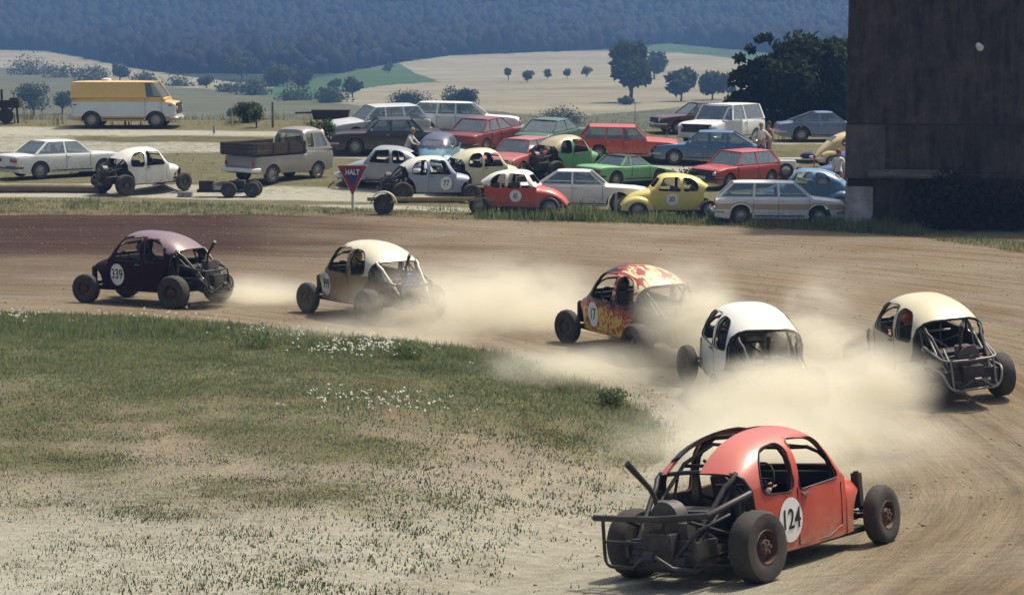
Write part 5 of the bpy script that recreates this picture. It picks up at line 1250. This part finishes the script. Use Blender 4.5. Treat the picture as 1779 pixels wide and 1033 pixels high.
for x in (-2.1, -1.2, -.4, .4):
    for s in (-1, 1): part('bed_post', MB().box((x, s * .885, 1.27), (.05, .025, .42)), UNDER, pk, 0)
part('bed_floor', MB().box((-.85, 0, 1.05), (2.7, 1.68, .05)), WOODD, pk)
m = MB(); m.tube([(-1.9, .86, .50), (-2.2, .8, .50), (-2.2, -.8, .50), (-1.9, -.86, .50)], .075, 8); part('bumper', m, WHITEP, pk)
for s in (-1, 1): part('tail_light', MB().box((-2.11, s * .70, .74), (.02, .1, .16)), REDL, pk)
wheels(pk, 2.4, 1.42, 1.42, .34, .19, RIMM)
# beetles
stock_beetle('pale grey blue beetle with dark window openings behind the HALT sign', stand(672, 322, 172), ('dusty_grey_blue', (.27, .31, .36)), glass=False, kind='stock', dust=.35)
stock_beetle('light blue beetle with dark blue roof seen from behind beside the dark saloon', stand(765, 298, 78), ('baby_blue', (.22, .42, .52)), ('navy_roof', (.03, .05, .13)), kind='stock')
stock_beetle('blue beetle with glossy roof in front of the red trailer by the tower', stand(1402, 366, 168), ('sky_blue', (.07, .20, .36)), kind='stock', dust=.1)
stock_beetle('yellow beetle with black cut-out tail and number 201 in the front row', stand(1165, 378, 184), ('butter_yellow', (.70, .58, .16)), glass=False, kind='cut', number='201', bumpers=False, fenders=('f',), lights=False, dust=.12)
stock_beetle('red and white beetle with number 65 and open bonnet in the front row', stand(900, 372, -12), ('beetle_red', (.52, .05, .035)), ('beetle_white', (.74, .73, .68)), glass=False, kind='cut', number='65', bumpers=False, fenders=(), nside=-1, dust=.15)
stock_beetle('blue beetle with its front lid raised beside the tower corner', stand(1476, 330, 185), ('deep_blue', (.04, .09, .22)), dust=.15)
stock_beetle('pale yellow beetle showing its tail behind the tower corner', stand(1490, 292, 5), ('primrose', (.62, .48, .22)), dust=.15)
b2 = racer('white stripped beetle buggy parked in front of the white saloon at left', stand(250, 335, 40, 2.5, 1.5), WHITE, WHITE, None, 'baja', roof_z=lambda x: 1.4, dust=.12, stinger=0)
b3 = racer('white and blue stripped beetle with yellow and red patches, behind the trailer wheel', stand(752, 349, 12, 2.5, 1.5), ('patch_blue', (.30, .38, .48)), ('patch_white', (.66, .66, .56)), '77', 'baja', dust=.2, stinger=0)
b4 = racer('pale yellow and white stripped beetle behind the red and white one', stand(838, 332, 25, 2.5, 1.5), ('pale_yellow', (.60, .58, .38)), ('pale_yellow', (.60, .58, .38)), None, 'baja', dust=.2, stinger=0)
b5 = racer('green stripped beetle with red flowers on its roof in the middle of the parking', stand(985, 306, 38, 2.5, 1.5), ('leaf_green', (.12, .33, .13)), ('olive_roof', (.42, .36, .20)), None, 'baja', dust=.2, stinger=0)
for b in (b2, b3, b4, b5): b['group'] = 'stripped beetles waiting in the parking'
# ------------------------------------------------------------------ people in the parking
g = ground_at(1322, 290); person('standing person in white shirt and blue jeans, hands on hips, by the off-road wagon', g, 250, (.72, .70, .64), (.05, .08, .20), 'hips', hat=(.30, .22, .14))
g = ground_at(1338, 288); person('person in blue trousers half hidden behind the one in the white shirt', g + Vector((.0, .5, 0)), 200, (.30, .12, .10), (.07, .10, .22), 'stand')
g = ground_at(1456, 344); person('person in white shirt standing at the open lid of the blue beetle', g, 230, (.72, .72, .66), (.04, .05, .10), 'stand', hair=(.25, .12, .06))
g = ground_at(706, 300); person('fair haired person in white shirt bending over the grey blue beetle', g, -20, (.68, .67, .62), (.10, .10, .14), 'lean', hair=(.35, .24, .10))
g = ground_at(558, 292); person('pale dressed person standing behind the grey pickup truck', g, 200, (.62, .64, .60), (.60, .62, .58), 'stand')
pp = person('passenger in pale shirt leaning from the open off-road wagon', (0, 0, 0), 0, (.60, .50, .42), (.1, .1, .1), 'sit', hair=(.04, .03, .02)); bpy.context.view_layer.update(); pp.matrix_world = suv.matrix_world @ Matrix.Translation((-.35, .50, .92))
# ------------------------------------------------------------------ sign
g = ground_at(613, 368); sg = thing('halt_sign', 'inverted triangular HALT sign with red rim and blue centre', 'sign', Matrix.Translation(g))
s_ = g.y * CP + CAMH * SP; w = 54 / FPX * s_; h = 54 / FPX * s_; zt = (368 - 287) / FPX * s_
m = MB(); m.tube([(0, .03, -.1), (0, .03, zt - .1)], .05, 10); part('post', m, surf('post_white', (.62, .66, .66), .6, 0, .1, 9, .2), sg)
tri = lambda k, off=0: [(-w / 2 * k, zt - h / 3 + h / 3 * k + off), (w / 2 * k, zt - h / 3 + h / 3 * k + off), (0, zt - h / 3 - h * 2 / 3 * k + off)]
m = MB(); m.prism(rnd_poly(tri(1.0), .03), -.05, -.02); part('plate_edge', m, WHITEP, sg, 0)
m = MB(); m.prism(rnd_poly(tri(.95), .03), -.056, -.045); part('red_rim', m, surf('sign_red', (.32, .02, .03), .5, 0, .1, 9, .08), sg, 0)
m = MB(); m.prism(rnd_poly(tri(.60), .01), -.062, -.05); part('blue_centre', m, surf('sign_blue', (.015, .03, .14), .5, 0, .1, 9, .08), sg, 0)
tx = link('lettering', text_mesh('HALT', .235, WHITEP, .002, .80, .008), sg, (0, -.066, zt - h * .235), (pi / 2, 0, 0))
# ------------------------------------------------------------------ trailers, junk
g = ground_at(700, 372); tl = thing('boat_trailer', 'low yellowish trailer beam with a cream mudguard over its tyre', 'trailer', Matrix.Translation(g))
YB = surf('yellow_beam', (.30, .22, .09), .7, 0, .3, 6, .4)
m = MB(); m.box((.9, .5, .46), (4.2, .10, .12)); part('beam', m, YB, tl); m = MB(); m.box((-.35, .3, .42), (.08, 1.2, .08)); m.box((2.6, .5, .25), (.06, .06, .5)); part('cross_bar', m, YB, tl)
o = link('wheel', tyre_mesh(.33, .18, 'fat'), tl, (-.62, -.15, .33)); link('rim', rim_mesh(.33, .18, RIMD, 'fat'), o)
m = MB(); rows = []
for a in np.linspace(.05, pi - .05, 14):
    for y, r in ((-.28, .40), (-.27, .43), (.0, .44), (.02, .40)): rows.append((-.62 + r * cos(a), y, .33 + r * sin(a)))
m.add(rows, [(i * 4 + k, i * 4 + k + 1, i * 4 + k + 5, i * 4 + k + 4) for i in range(13) for k in range(3)]); part('mudguard', m, paint('mudguard_cream', (.52, .47, .33)), tl, 60)
g = ground_at(1348, 308); tr2 = thing('car_trailer', 'red flat trailer with a white mudguard behind the red hatchback', 'trailer', Matrix.Translation(g))
RT = paint('trailer_red', (.36, .04, .03)); m = MB(); m.box((-.6, 0, .36), (2.6, 1.3, .10)); m.box((1.0, 0, .34), (1.1, .10, .10)); part('frame', m, RT, tr2); m = MB(); m.box((.25, -.75, .50), (.85, .30, .40)); part('mudguard', m, WHITEP, tr2, bevel=.08)
o = link('wheel', tyre_mesh(.30, .16, 'road'), tr2, (.28, -.82, .30)); link('rim', rim_mesh(.30, .16, RIMM, 'road'), o); o.scale = (1, 1.2, 1)
part('jockey_wheel', MB().tube([(1.5, 0, .0), (1.5, 0, .75)], .03, 8).box((1.5, 0, .80), (.10, .05, .1)), RT, tr2)
g = ground_at(395, 342); ch = thing('axle_chassis', 'dark stripped chassis with engine block and tyres beside the white buggy', 'chassis', Matrix.Translation(g))
m = MB(); m.box((-.1, 0, .22), (1.9, .5, .10)); m.box((-.72, 0, .40), (.50, .5, .36)); m.box((.35, .1, .42), (.55, .45, .32)); m.tube([(.1, 0, .5), (.4, 0, .62), (.7, 0, .4)], .04, 8); part('frame', m, UNDER, ch, bevel=.02)
for x, y in ((.92, -.3), (.92, .45), (.1, -.35)): o = link('wheel', tyre_mesh(.27, .16, 'fat'), ch, (x, y, .27)); link('rim', rim_mesh(.27, .16, RIMD, 'fat'), o)
g = ground_at(322, 342); part_ = MB(); part_.box((0, 0, .09), (.5, .4, .18)); tb = part('tool_box', part_, paint('box_blue', (.04, .07, .20)), None, bevel=.02, loc=g); tb['label'] = 'small blue box lying between the white buggy and the dark chassis'; tb['category'] = 'box'
g0, g1 = ground_at(-60, 333), ground_at(186, 334); m = MB(); m.tube([g0 + Vector((0, 0, .12)), (g0 + g1) / 2 + Vector((0, 0, .13)), g1 + Vector((0, 0, .11))], .15, 12); lo = part('log', m, surf('weathered_log', (.12, .095, .06), .9, 0, .4, 3, .2, .4, 14), None, 60); lo['label'] = 'long weathered log lying on the lower dirt strip at left'; lo['category'] = 'log'
g = ground_at(18, 214); fm = thing('farm_implement', 'dark farm implement at the left edge beside the upper road', 'farm machine', Matrix.Translation(g)); m = MB(); m.box((0, 0, .85), (1.0, .8, .35)); m.tube([(-.35, 0, 1.5), (-.35, 0, .1)], .06, 7); m.tube([(.3, 0, .7), (.35, 0, 0)], .05, 7); m.tube([(-.3, 0, .1), (.2, 0, .75)], .05, 7); m.box((.25, 0, 1.05), (.4, .6, .15)); part('frame', m, UNDER, fm, bevel=.02)
m = MB(); m.lathe([(-.04, .001), (-.04, .34), (.04, .34), (.04, .001)], 18, c=(-.1, -.35, .34)); part('disc', m, UNDER, fm)
g = ground_at(575, 214); hd = thing('cattle_trough', 'dark low trough lying in the straw behind the saplings', 'trough', Matrix.Translation(g)); m = MB(); m.box((0, 0, .38), (1.5, .6, .45), taper=1.15); m.tube([(-1.6, 0, .45), (0, 0, .5)], .05, 6); part('tub', m, UNDER, hd, bevel=.05)
for px, py, hh, lab in ((474, 222, 44, 'dark wooden post in the straw right of the van'), (1103, 218, 40, 'lone thin post rising behind the red estate car'), (372, 232, 14, 'short pale marker stake beside the upper road'), (1032, 380, 32, 'pale stake in front of the white saloon, left one'), (1070, 378, 44, 'tall pale stake at the nose of the white saloon'), (290, 252, 0, '')):
    if not hh: continue
    g = ground_at(px, py); s_ = (g.y * CP + CAMH * SP) / FPX; o = part('wooden_post', MB().box((0, 0, hh * s_ / 2 - .05), (.10, .10, hh * s_ + .1), taper=.85), surf('grey_wood', (.16, .14, .11), .9, 0, .4, 6, .2) if hh > 20 and px < 1032 or px == 1103 else surf('pale_wood', (.38, .37, .31), .9, 0, .3, 6, .2), None, 0, loc=g); o['label'] = lab; o['category'] = 'post'; o['group'] = 'posts round the parking'
# clothes and boxes on the grass by the tower
g = ground_at(1392, 262); o = part('blanket', MB().box((0, 0, .05), (1.9, .5, .07)), surf('white_cloth', (.6, .6, .56), .9), None, bevel=.02, loc=ground_at(1385, 279)); o['label'] = 'white blanket spread on the grass left of the tower'; o['category'] = 'blanket'
o = part('bag', MB().ball((0, 0, .14), (.42, .22, .17)), surf('navy_bag', (.03, .04, .12), .8), None, loc=ground_at(1392, 279) + Vector((.35, -.1, .06))); o['label'] = 'navy bag lying on the white blanket'; o['category'] = 'bag'
# ------------------------------------------------------------------ tower
TY = ground_at(1520, 396).y; q = at_depth(1466, 396, TY); x0 = q.x + .02; zb = gz(x0 + 2, TY) - .6
def tower_mat(name, c1, c2, white=None):
    m, n, l, b = newmat(name); g = n.new('ShaderNodeNewGeometry').outputs['Position']; mp = n.new('ShaderNodeMapping'); l.new(g, mp.inputs[0]); mp.inputs['Scale'].default_value = (3.2, 3.2, .5)
    f = noise_n(n, l, 1.3, 8, mp.outputs[0], .7); f2 = noise_n(n, l, 1.1, 8, g, .7); f3 = noise_n(n, l, 7, 6, g, .75)
    c = mix(n, l, ramp(n, l, f, [(.32, 0.), (.72, 1.)]), c1, c2)
    c = mix(n, l, math_n(n, l, 'MULTIPLY', ramp(n, l, f2, [(.48, 0.), (.68, 1.)]), .5), c, tuple(min(1, x * 1.5) for x in c2))
    c = mix(n, l, math_n(n, l, 'MULTIPLY', ramp(n, l, f3, [(.5, 0.), (.72, 1.)]), .4), c, tuple(x * .5 for x in c1))
    l.new(c, b.inputs['Base Color']); b.inputs['Roughness'].default_value = .95; b.inputs['Specular IOR Level'].default_value = .2
    bp = n.new('ShaderNodeBump'); bp.inputs['Strength'].default_value = .9; bp.inputs['Distance'].default_value = .06; l.new(math_n(n, l, 'ADD', f, f3), bp.inputs['Height']); l.new(bp.outputs[0], b.inputs['Normal']); return m
TD = tower_mat('tower_concrete_dark', (.022, .016, .013), (.105, .080, .062)); TG = tower_mat('tower_concrete_grey', (.07, .06, .05), (.16, .14, .12)); TW = tower_mat('tower_whitewash', (.22, .21, .20), (.58, .57, .55))
s_ = (TY * CP + CAMH * SP) / FPX; zz = lambda py: at_depth(1500, py, TY).z
tw = thing('concrete_tower', 'tall dark weathered concrete tower with a whitewashed corner pier', 'tower', Matrix.Translation((x0, TY, 0)) @ Matrix.Rotation(-math.atan((1468 - CX) / FPX) - .012, 4, 'Z'))
Wd, Dp = 9.0, 5.0
part('upper_wall', MB().box((Wd / 2, Dp / 2, (zz(214) + 8.4) / 2), (Wd, Dp, 8.4 - zz(214))), TD, tw, 0)
part('seam_ledge', MB().box((Wd / 2 + .02, Dp / 2, zz(214) - .035), (Wd - .08, Dp - .06, .07)), DARK, tw, 0)
part('lower_wall', MB().box(((Wd + .87) / 2, Dp / 2 + .02, (zz(216) - .03 + zb) / 2), (Wd - .87, Dp - .1, zz(216) - .03 - zb)), TD, tw, 0)
part('corner_pier', MB().box((.60, Dp / 2, (zz(216) + zz(310)) / 2), (1.24, Dp - .02, zz(216) - zz(310) - .02)), TG, tw, 0)
part('pier_base', MB().box((.43, Dp / 2, (zz(324) + zb) / 2), (.86, Dp - .04, zz(324) - zb)), TW, tw, 0)
part('pier_gap', MB().box((.62, Dp / 2 + .05, zz(317)), (1.1, Dp - .16, zz(310) - zz(324))), DARK, tw, 0)
m = MB(); m.box((2.0, -.34, zz(300)), (2.6, .75, .07), 0, Matrix.Rotation(.22, 3, 'X')); cn = part('canopy', m, TG, tw, 0)
part('canopy_shelf', MB().box((4.4, -.12, zz(304)), (2.3, .3, .10)), TD, tw, 0)
for x in (.95, 3.1): part('canopy_bracket', MB().box((x, -.22, zz(306)), (.06, .5, .16)), UNDER, tw, 0)
m = MB(); m.lathe([(-.05, .001), (-.05, .11), (0, .11), (0, .001)], 16, c=(4.05, -.0, zz(83))); m.ball((4.0, -.06, zz(80)), (.09, .06, .10)); part('white_wall_spot', m, WHITEP, tw)  # white disc and ball added for a pale chipped spot, not a lamp
for i, px in enumerate((1560, 1620, 1680, 1745)):   # leafy shrub growing up the wall foot
    pass
tree(1660, 390, 104, 210, 'dark dense shrub growing against the foot of the concrete tower', 'shrub', LEAFD, 5200, .02, name='wall_shrub', Y=TY - .7, leaf=.09)
tree(1745, 393, 78, 110, 'dark shrub right of the big one at the tower foot', 'shrub', LEAFD, 1500, .02, name='wall_shrub', Y=TY - 1.1, leaf=.08)
# ------------------------------------------------------------------ trees and bushes
tree(1378, 228, 182, 205, 'tall dark thicket of trees left of the concrete tower', 'trees', LEAFD, 15000, .05, name='thicket', Y=104, spiky=True, leaf=.21)
tree(1470, 225, 190, 120, 'dark tree standing right behind the concrete tower corner', 'tree', LEAFD, 6000, .08, name='tree', Y=106, spiky=True, leaf=.21)
HB = [(1095, 178, 105, 72, 'tall poplar-like tree group in the middle of the wheat field'), (1136, 138, 50, 42, 'smaller tree leaning right of the tall field tree'), (1183, 176, 55, 58, 'round dark tree left of the pair in the field'), (1237, 174, 48, 62, 'round dark tree right of the pair in the field'), (1272, 168, 24, 20, 'small tree at the edge of the pair in the field'),
      (883, 140, 22, 15, 'first small orchard tree from the left on the wheat field'), (916, 143, 20, 24, 'second small orchard tree from the left on the wheat field'), (951, 138, 18, 14, 'third small orchard tree from the left on the wheat field'), (985, 137, 18, 16, 'fourth small orchard tree from the left on the wheat field'), (1018, 134, 20, 20, 'last small orchard tree to the right on the wheat field'),
      (710, 192, 34, 92, 'wide round bush behind the white estate car'), (808, 194, 42, 78, 'dark bush above the bonnet of the white estate car'), (980, 220, 30, 100, 'dark bush behind the green saloon'), (1087, 182, 16, 26, 'small round bush at the foot of the field trees'),
      (58, 202, 58, 74, 'spreading dark tree at left beyond the road'), (108, 198, 46, 54, 'dark bush between the left tree and the van'), (52, 130, 24, 110, 'blue-green bush on the left field edge'), (105, 134, 20, 80, 'low bush beside the left field edge'), (165, 140, 24, 80, 'dense bush above the yellow van'), (208, 142, 38, 38, 'taller tree above the roof of the yellow van'), (248, 146, 18, 70, 'low bush right of the tree above the van'), (305, 150, 14, 90, 'flat hedge piece on the field boundary right of the van'),
      (358, 154, 22, 34, 'rounded bush on the field boundary'), (395, 160, 15, 70, 'flat bush in the boundary hedge'), (440, 165, 24, 80, 'bushy tree in the middle of the boundary hedge'), (512, 174, 18, 95, 'long low bush of the boundary hedge'), (575, 178, 24, 85, 'bush at the lower end of the boundary hedge'), (612, 170, 36, 36, 'upright tree above the lower hedge end'), (580, 154, 18, 30, 'small round tree below the forest edge'), (674, 128, 20, 22, 'lone bush at the tip of the green meadow'),
      (430, 212, 34, 60, 'straggly bush on the near edge of the fallow field'), (405, 208, 22, 30, 'small straggly bush on the near field edge'), (900, 230, 10, 30, 'tiny bush right of the white estate car'),
      (420, 140, 44, 60, 'rounded tree clump on the forest edge above the hedge'), (480, 150, 40, 70, 'tree clump bulging from the forest edge'), (525, 152, 32, 52, 'last tree clump of the forest edge')]
for i, (px, py, h, w, lab) in enumerate(HB):
    if px < 350 and h > 40 and py > 190: n = 1500
    else: n = (260 + int(h * w * .35)) * (3 if py > 185 else 1)
    tree(px, py, h, w, lab, 'tree' if (h > 17 and w < h * 1.5) else 'bush', LEAF if px not in (710, 808, 980) else LEAFD, n, .2 if (h > 17 and w < h * 1.6) else .03, 'trees and bushes scattered over the fields', seed=i, leaf=None if py > 190 else max(.35, h * .012))
for px, py, h, w, lab in ((560, 262, 62, 56, 'leafy green sapling between the pickup and the dark saloon'), (590, 258, 45, 40, 'second leafy sapling right beside the first'), (712, 268, 62, 36, 'thin sapling in front of the dark saloon'), (445, 222, 40, 38, 'thin green sapling behind the pickup bed'), (1202, 328, 38, 56, 'dark leafy weed clump at the nose of the small red hatchback'), (700, 130, 0, 0, '')):
    if h: tree(px, py, h, w, lab, 'sapling', LEAFY if px < 1000 else LEAFD, 420, .15, 'saplings among the parked cars', leaf=.075)

for px, py, h, w, lab in ((455, 602, 34, 110, 'dark weed bush at the infield rim behind the cream racer'), (1068, 704, 30, 60, 'dark weed tuft at the pointed end of the infield'), (705, 622, 24, 90, 'low dark weeds right of the large white flower patch'), (915, 655, 24, 80, 'dark weed tuft on the rim below the flame painted racer')):
    tree(px, py, h, w, lab, 'weed', GR1, 900, .02, 'weed tufts on the infield', name='weed_tuft', leaf=.028)
# ------------------------------------------------------------------ haze and dust
def volume_mat(name, col, dens, g=0.):
    m = bpy.data.materials.new(name); m.use_nodes = True; n = m.node_tree.nodes; l = m.node_tree.links; n.clear()
    o = n.new('ShaderNodeOutputMaterial'); v = n.new('ShaderNodeVolumePrincipled'); v.inputs['Color'].default_value = (*col, 1); v.inputs['Density'].default_value = dens; v.inputs['Anisotropy'].default_value = g
    l.new(v.outputs[0], o.inputs['Volume']); return m, n, l, v
mh, *_ = volume_mat('haze_air', (.26, .50, 1.0), HAZE_D); mh.cycles.homogeneous_volume = True
hb = MB().box((0, 700, 43), (1500, 1700, 100)); ho = part('haze', hb, mh, None, 0, kind='stuff', label='thin blue air haze over the whole valley', category='haze')
def dust_mat(name, dens, scale, seed, thr=.42, col=(1., .965, .83)):
    m, n, l, v = volume_mat(name, col, dens, .25)
    tc = n.new('ShaderNodeTexCoord').outputs['Object']; g = n.new('ShaderNodeNewGeometry').outputs['Position']
    ln = n.new('ShaderNodeVectorMath'); ln.operation = 'LENGTH'; l.new(tc, ln.inputs[0])
    fall = ramp(n, l, ln.outputs['Value'], [(.05, 1.), (.99, 0.)]); fall = math_n(n, l, 'POWER', fall, 1.5)
    mp = n.new('ShaderNodeMapping'); l.new(g, mp.inputs[0]); mp.inputs['Location'].default_value = (seed, seed * 2, 0); mp.inputs['Scale'].default_value = (.8, .6, 1.5)
    nt = n.new('ShaderNodeTexNoise'); nt.inputs['Scale'].default_value = scale; nt.inputs['Detail'].default_value = 5; nt.inputs['Roughness'].default_value = .6; nt.inputs['Distortion'].default_value = .5; l.new(mp.outputs[0], nt.inputs['Vector']); f = nt.outputs[0]
    f = ramp(n, l, f, [(thr - .06, .04), (thr + .26, 1.)])
    l.new(math_n(n, l, 'MULTIPLY', math_n(n, l, 'MULTIPLY', fall, f), dens), v.inputs['Density']); return m
_db = MB(); _db.ball((0, 0, 0), 1, n=20, m=12); DME = _db.mesh('dust_cloud', [], 60)
def dust(px, py, wpx, hpx, depth, dens, label, scale=.9, seed=0, Y=None, thr=.42):
    """cloud of about wpx x hpx pixels whose middle shows at px,py; Y its distance"""
    q = at_depth(px, py, Y); s = (Y * CP) / FPX
    o = link('dust_cloud', DME.copy(), None, q); o.scale = (wpx * s / 2, depth / 2, hpx * s / 2); o.data.materials.append(dust_mat('dust_%d' % seed, dens, scale, seed * 3.7, thr)); o['label'] = label; o['category'] = 'dust cloud'; o['kind'] = 'stuff'; o['group'] = 'dust clouds behind the racers'
YA, YB_, YC, YD, YE, YF = [ground_at(*p).y for p in ((266, 523), (640, 548), (1104, 601), (1288, 676), (1612, 664), (1337, 967))]
for a in DUSTS: dust(*a[:6], a[6], **a[7])
